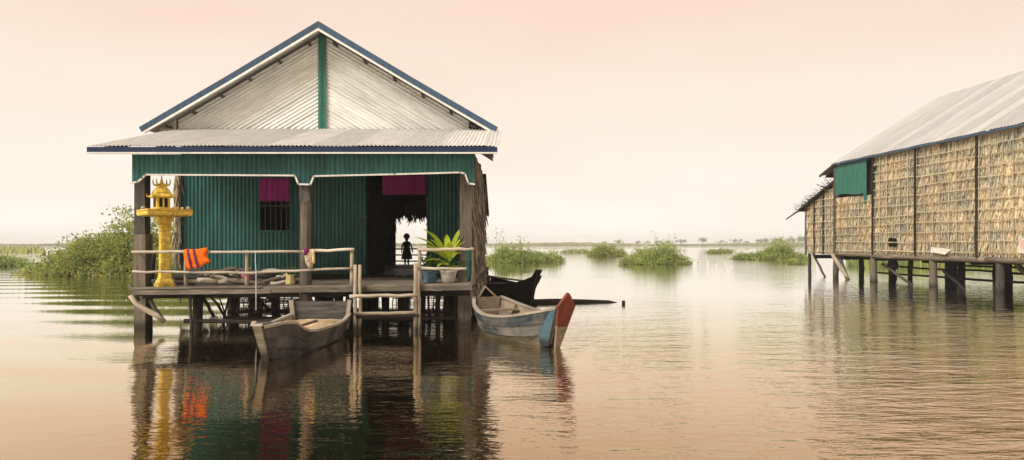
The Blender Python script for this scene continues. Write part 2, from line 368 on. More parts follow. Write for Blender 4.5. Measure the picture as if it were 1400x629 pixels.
def np_mesh(name, V, k, mat, parent=None):    # V: (n*k,3) vertices, every k in a row one face
    c = (V.min(0) + V.max(0)) / 2; n = len(V)
    me = bpy.data.meshes.new(name); me.vertices.add(n); me.vertices.foreach_set('co', (V - c).astype(np.float32).ravel())
    me.loops.add(n); me.loops.foreach_set('vertex_index', np.arange(n, dtype=np.int32))
    me.polygons.add(n // k); me.polygons.foreach_set('loop_start', np.arange(0, n, k, dtype=np.int32))
    me.materials.append(mat); me.update(calc_edges=True); me.validate()
    o = bpy.data.objects.new(name, me); col.objects.link(o); o.location = c
    if parent is not None:
        o.parent = parent; o.location = pmat(parent).inverted() @ Vector(c); o.rotation_euler = pmat(parent).inverted().to_euler()
    return o
def unit(a): return a / np.maximum(np.linalg.norm(a, axis=1, keepdims=True), 1e-9)
def leaf_verts(C, D, L, W, fold=0.25):        # diamonds: base, side, tip, side; folded along the middle
    n = len(C); D = unit(D); rv = unit(rng.normal(size=(n, 3))); S = unit(np.cross(D, rv)); Nn = np.cross(S, D)
    L = np.broadcast_to(np.asarray(L, float).reshape(-1, 1), (n, 1)); W = np.broadcast_to(np.asarray(W, float).reshape(-1, 1), (n, 1))
    mid = C + D * L * 0.45
    V = np.stack([C, mid + S * W / 2 + Nn * W * fold, C + D * L, mid - S * W / 2 + Nn * W * fold], 1)
    return V.reshape(-1, 3)
def blade_verts(C, D, L, W, Wn):              # thatch straps: narrow quads, face normal near Wn
    n = len(C); D = unit(D); S = unit(np.cross(D, np.broadcast_to(Wn, D.shape) + rng.normal(scale=0.35, size=D.shape)))
    L = np.asarray(L).reshape(-1, 1); W = np.asarray(W).reshape(-1, 1)
    V = np.stack([C - S * W / 2, C + S * W / 2, C + D * L + S * W * 0.18, C + D * L - S * W * 0.18], 1)
    return V.reshape(-1, 3)

def corr_sheet(o, u, v, nrm, width, length, pitch=0.076, amp=0.012, name='sheet', mat=None, parent=None, lf=None, nseg=3, start=None, sag=0.004):
    """corrugated sheet: o corner, u across the waves, v along them; lf(a)/start(a) give the end and start along v"""
    o, u, v, nrm = Vector(o), Vector(u).normalized(), Vector(v).normalized(), Vector(nrm).normalized()
    k = max(8, int(width / pitch * 6)); Pg, G = [], []
    ph = random.uniform(0, 6.28); w0, w1 = random.uniform(-sag, sag), random.uniform(-sag, sag)
    for i in range(k + 1):
        a = width * i / k; L1 = lf(a) if lf else length; L0 = start(a) if start else 0.0
        z = amp * math.sin(2 * math.pi * a / pitch)
        row, gr = [], []
        for j in range(nseg + 1):
            bb = L0 + (L1 - L0) * j / nseg
            zz = z + w0 * math.sin(ph + bb * 2.1) + w1 * math.sin(a * 5 + ph)
            row.append(o + u * a + v * bb + nrm * zz); gr.append((a, bb, 0))
        Pg.append(row); G.append(gr)
    mb = MB(); mb.grid(Pg, 0, G)
    return mb.build(name, mat, parent, True)

# ------------------------------------------------------------------ water
mb = MB(); mb.add([(-3000, -300, 0), (3000, -300, 0), (3000, 2500, 0), (-3000, 2500, 0)], [(0, 1, 2, 3)])
water = tag(mb.build('water', M['water']), kind='structure')
water_shift = water.location.copy()
for vv in water.data.vertices: vv.co += water_shift
water.location = (0, 0, 0)

# ------------------------------------------------------------------ the green stilt house
YF = 12.9            # line of the front posts
YW = 15.85           # front wall and gable wall
YR = 15.40           # face of the gable overhang
YB = 21.5            # end of the tin roof
XL, XR, XC = -7.70, -1.00, -4.38
def zdeck(x): return 0.80 + (x + 7.2) / 6.4 * 0.08
house = empty('stilt_house', (-4.3, 17, 0), 'green tin house on stilts with silver corrugated gable and blue roof edge', 'house')

# main roof: two slopes, sheets side by side along the depth
ZA, ZE = PZ(33, YR), PZ(176, YR)
def eave_x(side, y):
    t = (y - YR) / (YB - YR); return (-8.36 + 0.24 * t) if side < 0 else (-0.35 - 0.28 * t)
for side in (-1, 1):
    nsh = 7
    for i in range(nsh):
        y0 = YR + (YB - YR) * i / nsh - (0.03 if i else 0); y1 = YR + (YB - YR) * (i + 1) / nsh
        e0 = Vector((eave_x(side, y0), y0, ZE)); a0 = Vector((XC + 0.02, y0, ZA))
        vdir = (e0 - a0); L = vdir.length
        corr_sheet(a0 + Vector((0, 0, 0.006 * (i % 2))), (0, 1, 0), vdir, vdir.cross(Vector((0, 1, 0))) * side, y1 - y0, L, name='roof_sheet', mat=M['roof_tin'], parent=house)
# ridge cap
mb = MB(); mb.beam((XC + 0.02, YR + 0.06, ZA + 0.012), (XC + 0.02, YB, ZA + 0.012), 0.16, 0.02); mb.build('ridge_cap', M['roof_tin'], house)
# blue bargeboards with white lower lip
for side in (-1, 1):
    ex = eave_x(side, YR); top = Vector((XC + 0.02, YR - 0.03, ZA + 0.02)); low = Vector((ex + side * 0.02, YR - 0.03, ZE - 0.0))
    d = (low - top).normalized(); n = Vector((-d.z, 0, d.x)); n = n if n.z > 0 else -n
    mb = MB(); md_ = top.lerp(low, .52) - n * .014; mb.plate([top + Vector((0, 0, .038)), md_ + n * .03, low + n * 0.03, low - n * 0.10, md_ - n * .10, top - Vector((0, 0, .118))], (0, 0.035, 0))
    mb.build('bargeboard', M['blue'], house)
    mb = MB(); mb.plate([top - Vector((0, 0, .122)), md_ - n * .103, low - n * 0.103, low - n * 0.150 - d * 0.05, md_ - n * .146, top - Vector((0, 0, .178))], (0, 0.05, 0))
    mb.build('white_lip', M['white'], house)
    # purlin ends showing under the overhang, and the rafter behind them
    for t in (0.10, 0.27, 0.44, 0.60, 0.76, 0.90):
        c = top.lerp(low, t) - n * 0.20
        mb = MB(); mb.beam((c.x, YR + 0.10, c.z + .02), (c.x, YW + 0.2, c.z + .02), 0.04, 0.05); mb.build('purlin', M['wood_grey'], house)

# gable: sheets whose waves run parallel to each rake
ZG = PZ(178, YW)
def gable_side(side):
    ex = XL - 0.02 if side < 0 else XR + 0.0
    slope = (ZA - ZE) / (XC + 0.02 - eave_x(-1, YR))
    zt = lambda x: ZA - 0.16 - slope * abs(x - XC)
    d = Vector((side * 1, 0, -slope)).normalized()        # down along the rake
    perp = Vector((-side * slope, 0, -1)).normalized()    # away from the rake, down and towards the centre
    o = Vector((XC + side * 0.07, YW, zt(XC)))
    total = (zt(XC) - ZG) * abs(perp.z)
    n = 4; w = total / n + 0.0
    for i in range(n):
        t0 = total * i / n; t1 = total * (i + 1) / n + 0.03
        t1 = min(t1, total - 0.004)
        def pt(t):  # the line at distance t below the rake: start at centre column, end at floor line or side edge
            a = o + Vector((0, 0, -t / abs(perp.z)))
            Lz = (a.z - ZG) / abs(d.z); Lx = abs(ex - a.x) / abs(d.x)
            return a, min(Lz, Lx)
        k = max(8, int((t1 - t0) / 0.078 * 6)); Pg, G = [], []
        for q in range(k + 1):
            t = t0 + (t1 - t0) * q / k; a, L = pt(t); row, gr = [], []
            off = -(.019, .018, .011, .008)[i] * math.sin(2 * math.pi * t / 0.078) - 0.008 * (n - i) - 0.01
            for j in range(7):
                p = a + d * L * j / 6; p.y += off + 0.004 * math.sin(j * 1.9 + i); row.append(p); gr.append((t, L * j / 6, 0))
            Pg.append(row); G.append(gr)
        mb = MB(); mb.grid(Pg, 0, G); mb.build('gable_sheet', M['tin'], house, True)
for sgn in (-1, 1): gable_side(sgn)
corr_sheet((XC - 0.10, YW - 0.075, ZG), (1, 0, 0), (0, 0, 1), (0, -1, 0), 0.19, PZ(47, YW) - ZG - 0.05, pitch=0.19, amp=0.016, name='gable_strip', mat=M['green_pale'], parent=house, nseg=14)
# slatted vent left of the gable
for i in range(9):
    x = PX(222 + i * 2.4, YW); mb = MB(); mb.beam((x, YW - 0.06, ZG - 0.08), (x, YW - 0.06, ZG + 0.05 + 0.022 * i), 0.022, 0.018); mb.build('vent_slat', M['white'], house)

# lower porch roof
YE = 12.52; ZE2 = PZ(199.5, YE)
pv = Vector((0, YW - 0.06 - YE, ZG + 0.015 - ZE2)); pn = Vector((0, -pv.z, pv.y)).normalized(); Lp = pv.length
x = PX(120, YE); i = 0
while x < PX(680, YE) - 0.05:
    w = min(0.80, PX(680, YE) - x)
    cut = None
    if x < -7.72: w = min(w, -7.70 - x); cut = lambda a: Lp * (YR - YE - 0.05) / (YW - YE)
    elif x + w > -0.98: cut = None
    corr_sheet(Vector((x, YE, ZE2 + 0.006 * (i % 2))), (1, 0, 0), pv, pn, w + 0.03, Lp, pitch=0.076, amp=0.011, name='porch_roof_sheet', mat=M['roof_tin'], parent=house, lf=cut, nseg=4)
    x += w; i += 1
mb = MB(); mb.beam((PX(120, YE), YE - 0.015, ZE2 - 0.070), (PX(680, YE), YE - 0.015, ZE2 - 0.070), 0.03, 0.095); mb.build('fascia', M['blue_dark'], house)
mb = MB(); mb.beam((PX(120, YE), YE - 0.018, ZE2 - 0.133), (PX(680, YE), YE - 0.018, ZE2 - 0.133), 0.05, 0.028); mb.build('fascia_lip', M['white'], house)
# rafters under the porch roof
for k in range(8):
    x = -7.55 + k * 0.95
    mb = MB(); mb.beam((x, YE + 0.05, ZE2 - 0.06), (x, YW - 0.1, ZG - 0.08), 0.05, 0.08); mb.build('rafter', M['wood_dark'], house)
# green valance with the white shaped edge
YV = 12.74; vt = PZ(211, YV)
edge = [(180.5, 250), (189, 249), (196, 243.5), (200, 239), (404, 240.2), (408.5, 252), (425, 252.5), (429.5, 241), (540, 238.5), (629, 236), (636, 237.5), (640.5, 251), (648.5, 252)]
edge = [(PX(a, YV), PZ(b_, YV)) for a, b_ in edge]
ex_, ez_ = [e[0] for e in edge], [e[1] for e in edge]
x0 = ex_[0]; nv = 7; wv_ = (ex_[-1] - x0) / nv
for i in range(nv):
    corr_sheet(Vector((x0 + i * wv_, YV + 0.004 * (i % 2), vt)), (1, 0, 0), (0, 0, -1), (0, -1, 0), wv_, 1, pitch=0.09, amp=0.010, name='valance_sheet', mat=M['green_tin'], parent=house,
               lf=lambda a, b0=x0 + i * wv_: vt - float(np.interp(b0 + a, ex_, ez_)), nseg=3)
for (a, za), (b_, zb) in zip(edge[:-1], edge[1:]):
    d = Vector((b_ - a, 0, zb - za)).normalized() * 0.012
    mb = MB(); mb.beam(Vector((a, YV - 0.022, za)) - d, Vector((b_, YV - 0.022, zb)) + d, 0.03, 0.034, up=(0, 1, 0)); mb.build('valance_trim', M['white'], house)
mb = MB(); mb.beam((ex_[0] + .05, YV + 0.10, vt - 0.10), (ex_[-1] - .05, YV + 0.10, vt - 0.10), 0.08, 0.12); mb.build('porch_beam', M['wood_dark'], house)

# posts of the porch, each spliced from two timbers
def post(xpx_top, xpx_bot, Y, w_top, w_bot, z_split, m_top, m_bot, round_bot=False):
    ztop = vt - 0.05
    xt, xb = PX(xpx_top, Y), PX(xpx_bot, Y)
    mb = MB(); mb.beam((xt, Y, z_split), (xt, Y, ztop), w_top, w_top, jit=0.006); o1 = mb.build('post', m_top, house)
    mb = MB()
    if round_bot: mb.tube([(xb + 0.03, Y - 0.02, -0.5), (xb + .02, Y, 0.3), (xb - 0.01, Y + 0.01, 0.7), (xb, Y, 1.3), (xt, Y, z_split + 0.0)], [w_bot * .62, w_bot * .58, w_bot * .55, w_bot * .52, w_bot * .5], 10)
    else: mb.beam((xb, Y - 0.01, -0.6), (xb, Y - 0.01, z_split + 0.08), w_bot, w_bot, jit=0.012)
    mb.build('post', m_bot, house)
post(194.5, 196, 13.15, 0.20, 0.235, PZ(326, YF), M['wood_grey'], M['wood_brown'])
post(418.5, 418, YF, 0.20, 0.21, PZ(276, YF), M['wood_grey'], M['wood_brown'], True)
post(637, 635.5, 13.15, 0.22, 0.23, PZ(362, 13.1), M['wood_brown'], M['wood_brown'])
mb = MB(); mb.beam((PX(202, 13.2), 13.22, -0.5), (PX(202, 13.2), 13.22, PZ(330, YF)), 0.12, 0.12, jit=.01); mb.build('post_splice', M['wood_grey'], house)
mb = MB(); mb.beam((PX(626.5, 13.25), 13.27, -0.5), (PX(626.5, 13.25), 13.27, 0.8), 0.12, 0.12, jit=.01); mb.build('post_splice', M['wood_dark'], house)

# front wall: green corrugated sheets round the window and the door
def wall_sheet(xa, xb, za, zb, mat=M['green_tin']):
    n = max(1, round((xb - xa) / 0.8)); w = (xb - xa) / n
    for i in range(n):
        corr_sheet(Vector((xa + i * w, YW + 0.006 * (i % 2), za)), (1, 0, 0), (0, 0, 1), (0, -1, 0), w + (0.02 if i < n - 1 else 0), zb - za, pitch=0.09, amp=0.013, name='wall_sheet', mat=mat, parent=house, nseg=4)
wx0, wx1, wz0, wz1 = PX(355, YW), PX(398.5, YW), PZ(316, YW), PZ(244, YW)
dx0, dx1 = PX(501, YW), PX(583.5, YW)
wall_sheet(XL, wx0, 0.90, ZG); wall_sheet(wx1, dx0, 0.90, ZG); wall_sheet(dx1, XR, 0.90, ZG)
wall_sheet(wx0, wx1, 0.90, wz0); wall_sheet(wx0, wx1, wz1, ZG); wall_sheet(dx0, dx1, PZ(238, YW), ZG)
for x in (XL + 0.05, XR - 0.05, dx0 - 0.05, dx1 + 0.05):
    mb = MB(); mb.beam((x, YW + 0.09, 0.84), (x, YW + 0.09, ZG - .05), 0.09, 0.10); mb.build('wall_stud', M['wood_dark'], house)
# window frame and bars
win = MB(); zc = (wz0 + wz1) / 2
f = 0.045
win.beam((wx0 - .02, YW - 0.02, wz0), (wx1 + .02, YW - 0.02, wz0), 0.06, f); win.beam((wx0 - .02, YW - 0.02, wz1), (wx1 + .02, YW - 0.02, wz1), 0.06, f)
win.beam((wx0, YW - 0.023, wz0), (wx0, YW - 0.023, wz1), f, 0.06); win.beam((wx1, YW - 0.023, wz0), (wx1, YW - 0.023, wz1), f, 0.06)
window = win.build('window', M['green_tin'], house)
for k in range(1, 6):
    x = wx0 + (wx1 - wx0) * k / 6; mb = MB(); mb.tube([(x, YW + 0.02, wz0), (x, YW + 0.02, wz1)], 0.009, 6); mb.build('window_bar', M['iron'], window)
for zf in (0.48,):
    z = wz0 + (wz1 - wz0) * zf; mb = MB(); mb.tube([(wx0, YW + 0.005, z), (wx1, YW + 0.005, z)], 0.009, 6); mb.build('window_bar', M['iron'], window)
# door leaf folded open into the room, with a latch
mb = MB(); mb.beam((dx0 + 0.05, YW + 0.12, 1.9), (dx0 + 0.22, YW + 1.0, 1.9), 0.035, 2.0); door = mb.build('door', M['wood_dark'], house)
mb = MB(); mb.beam((dx0 - 0.10, YW - 0.04, PZ(297, YW)), (dx0 + 0.02, YW - 0.04, PZ(297, YW)), 0.02, 0.035); mb.tube([(dx0 - 0.05, YW - 0.05, PZ(291, YW)), (dx0 - 0.05, YW - 0.05, PZ(302, YW))], 0.012, 6); mb.build('latch', M['iron'], house)

# deck: planks along the front, joists, edge beam
ny = 15; DY0 = 12.58
for i in range(ny):
    y = DY0 + 0.105 + i * 0.213; cuts = [-7.02 + random.uniform(-.05, .03), random.uniform(-5.8, -3.2), -0.74 + random.uniform(-.03, .03)]
    if i == 0: cuts = [-7.06, -4.6, -2.55, -0.72]
    for a, b_ in zip(cuts[:-1], cuts[1:]):
        dz = random.uniform(-.006, .006) - 0.02
        mb = MB(); mb.beam((a + .004, y, zdeck(a) + dz), (b_ - .004, y, zdeck(b_) + dz), 0.20, 0.04, jit=0.006); mb.build('deck_plank', M['deck'], house)
mb = MB(); mb.beam((-7.02, DY0 + 0.02, zdeck(-7.0) - 0.085), (-4.45, DY0 + 0.02, zdeck(-4.5) - 0.085), 0.05, 0.085, jit=0.006); mb.build('edge_beam', M['deck'], house)
mb = MB(); mb.beam((-4.45, DY0 + 0.03, zdeck(-4.4) - 0.083), (-0.74, DY0 + 0.03, zdeck(-0.8) - 0.078), 0.05, 0.075, jit=0.006); mb.build('edge_beam', M['deck'], house)
for k in range(9):
    x = -6.9 + k * 0.76
    mb = MB(); mb.beam((x, DY0 + 0.06, zdeck(x) - 0.105), (x, YB + 1.7, zdeck(x) - 0.105), 0.07, 0.11); mb.build('joist', M['wood_dark'], house)
for y in (13.05, 15.9, 18.6, 21.2, 23.2):
    mb = MB(); mb.beam((-7.05, y, 0.62), (-0.8, y, 0.67), 0.10, 0.10, jit=.01); mb.build('cross_beam', M['wood_dark'], house)
# planks of the room floor
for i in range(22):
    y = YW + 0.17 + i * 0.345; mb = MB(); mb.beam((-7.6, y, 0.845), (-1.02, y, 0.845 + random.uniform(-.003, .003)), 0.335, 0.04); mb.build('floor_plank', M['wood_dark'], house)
# back landing behind the house with its rails
for i in range(6):
    y = 23.55 + i * 0.26; mb = MB(); mb.beam((-5.2, y, 0.84), (-1.2, y, 0.84), 0.24, 0.04, jit=.004); mb.build('landing_plank', M['deck'], house)
for z in (1.42, 1.20, 0.98):
    mb = MB(); mb.pole((-5.1, 24.95, z), (-1.25, 24.95, z), 0.028); mb.build('landing_rail', M['wood_dark'], house)
for x in (-5.1, -3.05, -1.25):
    mb = MB(); mb.pole((x, 24.95, -0.4), (x, 24.95, 2.7 if x == -3.05 else 1.55), 0.045, 0.02); mb.build('landing_post', M['wood_dark'], house)
# side walls and back wall of palm thatch over a timber screen
def thatch_wall(a, b_, z0, z1, nrm, mat, parent, rows=0.30, step=0.022, length=0.55, name='thatch'):
    a, b_ = np.array(a, float), np.array(b_, float); L = np.linalg.norm(b_ - a); u = (b_ - a) / L; nrm = np.array(nrm, float)
    C, D, Ls, Ws = [], [], [], []
    for z in np.arange(z0 + 0.28, z1 + rows * .99, rows):
        n = int(L / step); t = rng.uniform(0, L, n)
        zz = np.minimum(z, z1) + rng.normal(0, 0.05, n)
        c = a[None, :] + np.outer(t, u); c = np.c_[c, zz] + np.c_[np.outer(rng.uniform(0.0, 0.06, n), nrm), np.zeros(n)]
        d = np.c_[np.outer(rng.normal(0, 0.12, n), u) + np.outer(rng.uniform(0.03, 0.22, n), nrm), -np.ones(n)]
        C.append(c); D.append(d); Ls.append(rng.uniform(.6, 1.15, n) * length); Ws.append(rng.uniform(.03, .07, n))
    o = np_mesh(name, blade_verts(np.concatenate(C), np.concatenate(D), np.concatenate(Ls), np.concatenate(Ws), np.array([nrm[0], nrm[1], 0.15])), 4, mat, parent)
    return tag(o, kind='stuff')
for x, sg in ((XL, -1), (-0.93, 1)):
    y0 = 13.35 if sg > 0 else YW + 0.05
    zt = 3.95 if sg > 0 else 4.15
    mb = MB(); mb.plate([(x - sg * .05, y0, 0.86), (x - sg * .05, YB, 0.86), (x - sg * .05, YB, zt), (x - sg * .05, YW, zt), (x - sg * .05, y0, 3.5 if sg > 0 else zt)], (0.03, 0, 0))
    mb.build('wall_screen', M['wood_dark'], house)
    thatch_wall((x, y0), (x, YB), 0.62, 3.6, (sg, 0), M['thatch_grey'], house, 0.26, 0.016)
# ragged thatch fringe at the left end of the front wall
n = 260; C = np.c_[rng.uniform(XL - .10, XL + .02, n), rng.uniform(YW - .12, YW + .1, n), rng.uniform(1.3, 3.6, n)]
tag(np_mesh('thatch_fringe', blade_verts(C, np.c_[rng.normal(0, .12, (n, 2)), -np.ones(n)], rng.uniform(.2, .5, n), rng.uniform(.02, .05, n), np.array([0, -1, 0])), 4, M['thatch_grey'], house), kind='stuff')
# back room: thatched lean-to with an open doorway to the lake
bx0, bx1, YD = PX(541, 23.2), -2.1, 23.2
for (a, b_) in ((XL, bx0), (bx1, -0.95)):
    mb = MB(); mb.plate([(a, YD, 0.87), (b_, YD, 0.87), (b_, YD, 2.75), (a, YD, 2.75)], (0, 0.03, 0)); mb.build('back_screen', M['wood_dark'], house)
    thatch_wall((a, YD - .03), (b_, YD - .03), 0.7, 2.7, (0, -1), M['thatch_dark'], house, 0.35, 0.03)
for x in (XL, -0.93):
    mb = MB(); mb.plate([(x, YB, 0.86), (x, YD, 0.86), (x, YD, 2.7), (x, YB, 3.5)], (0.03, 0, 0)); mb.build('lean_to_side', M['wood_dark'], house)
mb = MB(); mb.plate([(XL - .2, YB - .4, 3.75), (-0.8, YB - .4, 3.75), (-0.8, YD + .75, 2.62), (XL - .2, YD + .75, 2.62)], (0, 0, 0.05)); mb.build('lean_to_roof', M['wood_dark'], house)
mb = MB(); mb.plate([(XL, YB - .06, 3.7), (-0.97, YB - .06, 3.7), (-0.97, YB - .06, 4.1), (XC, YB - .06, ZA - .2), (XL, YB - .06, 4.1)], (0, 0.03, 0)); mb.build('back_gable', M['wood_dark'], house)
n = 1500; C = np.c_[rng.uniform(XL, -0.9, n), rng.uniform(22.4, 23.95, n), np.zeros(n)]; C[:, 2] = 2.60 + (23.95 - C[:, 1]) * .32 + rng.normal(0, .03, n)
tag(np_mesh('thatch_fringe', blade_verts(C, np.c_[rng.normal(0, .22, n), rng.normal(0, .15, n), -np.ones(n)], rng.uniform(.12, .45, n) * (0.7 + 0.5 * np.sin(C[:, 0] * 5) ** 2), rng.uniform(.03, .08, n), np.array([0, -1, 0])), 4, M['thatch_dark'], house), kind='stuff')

# stilts
def stilt(x, Y, r, ztop=0.62, mat=None, lean=0.06):
    mb = MB(); mb.pole((x + random.uniform(-lean, lean), Y, -0.6), (x, Y, ztop), r, 0.02, 8, 5, 0.95); mb.build('stilt', mat or M['wood_dark'], house, True)
for px, Y, r in ((271, 12.95, .105), (345, 14.0, .07), (463, 13.2, .09), (478, 13.6, .08), (569, 13.4, .07), (600, 13.6, .05)): stilt(PX(px, Y), Y, r)
for px, r in ((318, .14), (352, .09), (378, .10), (440, .13), (450, .10), (497, .12), (512, .13), (527, .10), (553, .08), (612, .09), (622, .14)): stilt(PX(px, 16.0), 16.0, r)
for Y in (18.6, 21.2, 23.2):
    for x in np.linspace(-7.2, -1.0, 4): stilt(x + random.uniform(-.3, .3), Y, random.uniform(.05, .08))
for x in (-5.0, -3.2, -1.4): stilt(x, 24.7, .07, 0.84)
for p0, p1, w in (((PX(276, 13), 13.0, .62), (PX(293, 13.2), 13.2, .20), .07), ((PX(352, 14.1), 14.1, .66), (PX(372, 14.3), 14.3, .45), .09), ((PX(305, 16), 16.1, .7), (PX(318, 16), 16.1, .45), .08),
                  ((PX(611, 13.6), 13.5, .06), (PX(626, 13.4), 13.3, .35), .05), ((PX(616, 14), 14.0, .6), (PX(624, 14), 14.0, .75), .07)):
    mb = MB(); mb.pole(p0, p1, w / 2, 0.01); mb.build('brace', M['wood_dark'], house)
for pts, r in (([(178, 404, 12.7), (186, 415, 12.7), (200, 424, 12.7), (214, 431, 12.72), (225, 440, 12.75)], .055), ([(176, 390, 12.85), (183, 398, 12.8), (189, 411, 12.75)], .045), ([(205, 410, 12.78), (213, 425, 12.78), (222, 438, 12.8)], .05)):
    mb = MB(); mb.tube([P(a, b_, Y) for a, b_, Y in pts], [r * k for k in (0.75, .9, 1, 1, .85)][:len(pts)], 8); mb.build('brace', M['bamboo'] if r == .055 else M['wood_grey'], house, True)
# low poles lashed between the stilts, just above the water; they carry the traps
for y, z, xa, xb in ((12.86, 0.16, PX(252, 12.86), -3.95), (14.45, 0.17, -6.0, -1.3), (13.25, 0.17, -5.6, -1.0)):
    mb = MB(); mb.pole((xa, y, z), (xb, y, z), 0.042, 0.015, 7, 8); mb.build('low_beam', M['wood_dark'], house)
mb = MB(); mb.pole((PX(260, 12.7), 12.74, -0.5), (PX(259, 12.7), 12.74, 0.68), 0.032, 0.015); mb.build('stilt', M['wood_grey'], house)
for k in range(16):
    px = random.choice([random.uniform(300, 400), random.uniform(430, 480), random.uniform(580, 630)]); Y = random.uniform(13.4, 17.5); x = PX(px, Y); L = random.uniform(.25, .8)
    mb = MB(); mb.pole((x, Y, random.uniform(-.3, .15)), (x + random.uniform(-.5, .5), Y + random.uniform(-.3, .3), random.uniform(.45, .68)), random.uniform(.015, .04), .02, 6, 4); mb.build('brace', M['wood_dark'], house)
# bamboo railings
def rail(a, b_, r, mat='bamboo_pale', nm='rail', seg=8, wob=.008):
    mb = MB(); mb.pole(a, b_, r, wob, 7, seg, .9); return mb.build(nm, M[mat], house, True)
YRl = 12.60
rail(P(180, 344.5, YRl), P(413, 344, YRl), .027); rail(P(413, 344, YRl + .02), P(484, 341, YRl), .030)
rail(P(181, 371, YRl), P(330, 373.5, YRl), .024, wob=.016); rail(P(325, 373, YRl), P(483, 367, YRl), .026, wob=.014)
for px in (254, 337.5, 481):
    rail(P(px, 391, YRl + .06), P(px, 342, YRl + .06), .038 if px > 300 else .032, 'bamboo', 'rail_post', 4)
rail(P(571, 341, YRl), P(648, 341, YRl), .036, 'bamboo'); rail(P(571, 367, YRl), P(640, 368, YRl), .03, 'bamboo_pale')
rail(P(574, 390, YRl + .08), P(574, 338, YRl + .08), .036, 'bamboo', 'rail_post', 4)
rail(P(646, 388, YRl + .06), P(645, 338, YRl + .06), .03, 'bamboo', 'rail_post', 4)
# side rail on the left, running back
rail((PX(183, 12.8), 12.8, PZ(345, 12.7)), (-7.35, 15.6, PZ(345, 12.7)), .03, 'bamboo')

# bamboo landing steps in front of the deck
steps = empty('bamboo_steps', (-2.3, 12.45, 0), 'rickety bamboo landing steps between the two front boats', 'steps')
for px, zt, r in ((484, 362, .038), (490.5, 362, .034), (567, 360, .044), (571.5, 372, .032)):
    mb = MB(); mb.pole((PX(px, 12.42) + .02, 12.42, -0.6), (PX(px, 12.42), 12.52, PZ(zt, 12.5)), r, .01, 8, 6); mb.build('pole', M['bamboo'], steps, True)
for a, b_, r in ((P(478, 405.5, 12.34), P(571, 403.5, 12.34), .036), (P(484, 429, 12.34), P(567, 427, 12.34), .034), (P(487, 433, 12.40), P(573, 431, 12.40), .032)):
    mb = MB(); mb.pole(a, b_, r, .012, 8, 7); mb.build('rung', M['bamboo'] if r > .033 else M['wood_grey'], steps, True)

# ------------------------------------------------------------------ things on the porch
def cloth(name, pts_top, drop, mat, label, cat, folds=5, amp=.03, thick=.006, group=None, hem=0.03, seg=18):
    a, b_ = Vector(pts_top[0]), Vector(pts_top[1]); u = (b_ - a); n = Vector((0, -1, 0)); mb = MB(); Pg = []
    for i in range(seg + 1):
        t = i / seg; row = []
        for j in range(7):
            s = j / 6
            w = amp * (0.35 + .65 * s) * math.sin(t * folds * 6.283 + 1.3 * math.sin(t * 9) + s)
            row.append(a + u * t + Vector((0, 0, -drop * s - hem * s * math.sin(t * 7 + 1) )) + n * w)
        Pg.append(row)
    mb.grid(Pg); o = mb.build(name, mat, None, True)
    md = o.modifiers.new('thickness', 'SOLIDIFY'); md.thickness = thick
    return tag(o, label, cat, group)
cloth('window_curtain', ((wx0 + .03, YW - .055, wz1 + .01), (wx1 - .03, YW - .055, wz1 + .01)), wz1 - PZ(276, YW), M['magenta'], 'magenta curtain over the top half of the barred window', 'curtain', 6, .018, hem=.006)
cloth('door_cloth', (P(523, 238.5, YW - .06), P(583, 237.5, YW - .06)), PZ(238, YW) - PZ(266, YW), M['purple'], 'purple cloth hung across the top of the doorway', 'cloth', 4, .012, hem=.005)

# spirit house on its pillar
SY = 12.90; sxp = PX(225, SY); zd = zdeck(sxp)
shrine = empty('spirit_house', (sxp, SY, zd), 'yellow spirit house shrine on a tall pillar at the porch corner', 'shrine', rz=0)
q = math.pi / 4; RT = math.pi / 4 + R(42)
def sq(prof, name, mat, c=(sxp, SY, 0), rot=RT):
    mb = MB(); mb.lathe([(r * 1.4142, z) for r, z in prof], c, 4, rot=rot); return mb.build(name, mat, shrine)
sq([(.145, zd - .005), (.145, zd + .05), (.128, zd + .07), (.124, zd + .10), (.10, zd + .15)], 'base', M['gold'])
z1 = PZ(296, SY)
sq([(.10, zd + .15), (.090, zd + .22), (.080, zd + .30), (.080, z1 - .22), (.094, z1 - .20), (.094, z1 - .12), (.118, z1 - .10), (.118, z1 - .03), (.15, z1)], 'pillar', M['gold'])
for k in range(13):                                   # row of raised flower ornaments along the pillar edge
    z = zd + .36 + k * .068; mb = MB()
    a = R(42) - math.pi / 2 - q
    for dx in (-.035, .035):
        p = Vector((sxp + math.sin(R(3)) * .0 + dx, SY - .115 + abs(dx) * .85, z)); mb.beam(p - Vector((.014, 0, 0)), p + Vector((.014, 0, .008)), .014, .022)
    mb.build('ornament', M['gold_dark'], shrine)
for z, hw, hh_ in ((zd + .045, .150, .02), (zd + .30, .090, .025), (z1 - .16, .100, .03)):
    sq([(hw, z), (hw, z + hh_)], 'moulding', M['gold_dark'])
z2 = PZ(287, SY)
sq([(.30, z1 + .0), (.375, z1 + .015), (.385, z1 + .04), (.385, z2), (.35, z2), (.35, z2 - .03)], 'tray', M['gold'])
sq([(.392, z2 - .035), (.392, z2 - .012)], 'tray_rim', M['gold_dark'])
hz = PZ(270, SY); hxp = sxp - 0.055
c2 = (hxp, SY, 0)
sq([(.135, z2 - .04), (.135, z2 + .03), (.118, z2 + .04), (.118, hz)], 'shrine_body', M['gold'], c2)
sq([(.14, hz - .01), (.185, hz + .00), (.19, hz + .02), (.135, hz + .075), (.13, hz + .085), (.14, hz + .09), (.075, hz + .19), (.035, hz + .27), (.015, hz + .29)], 'shrine_roof', M['gold'], c2)
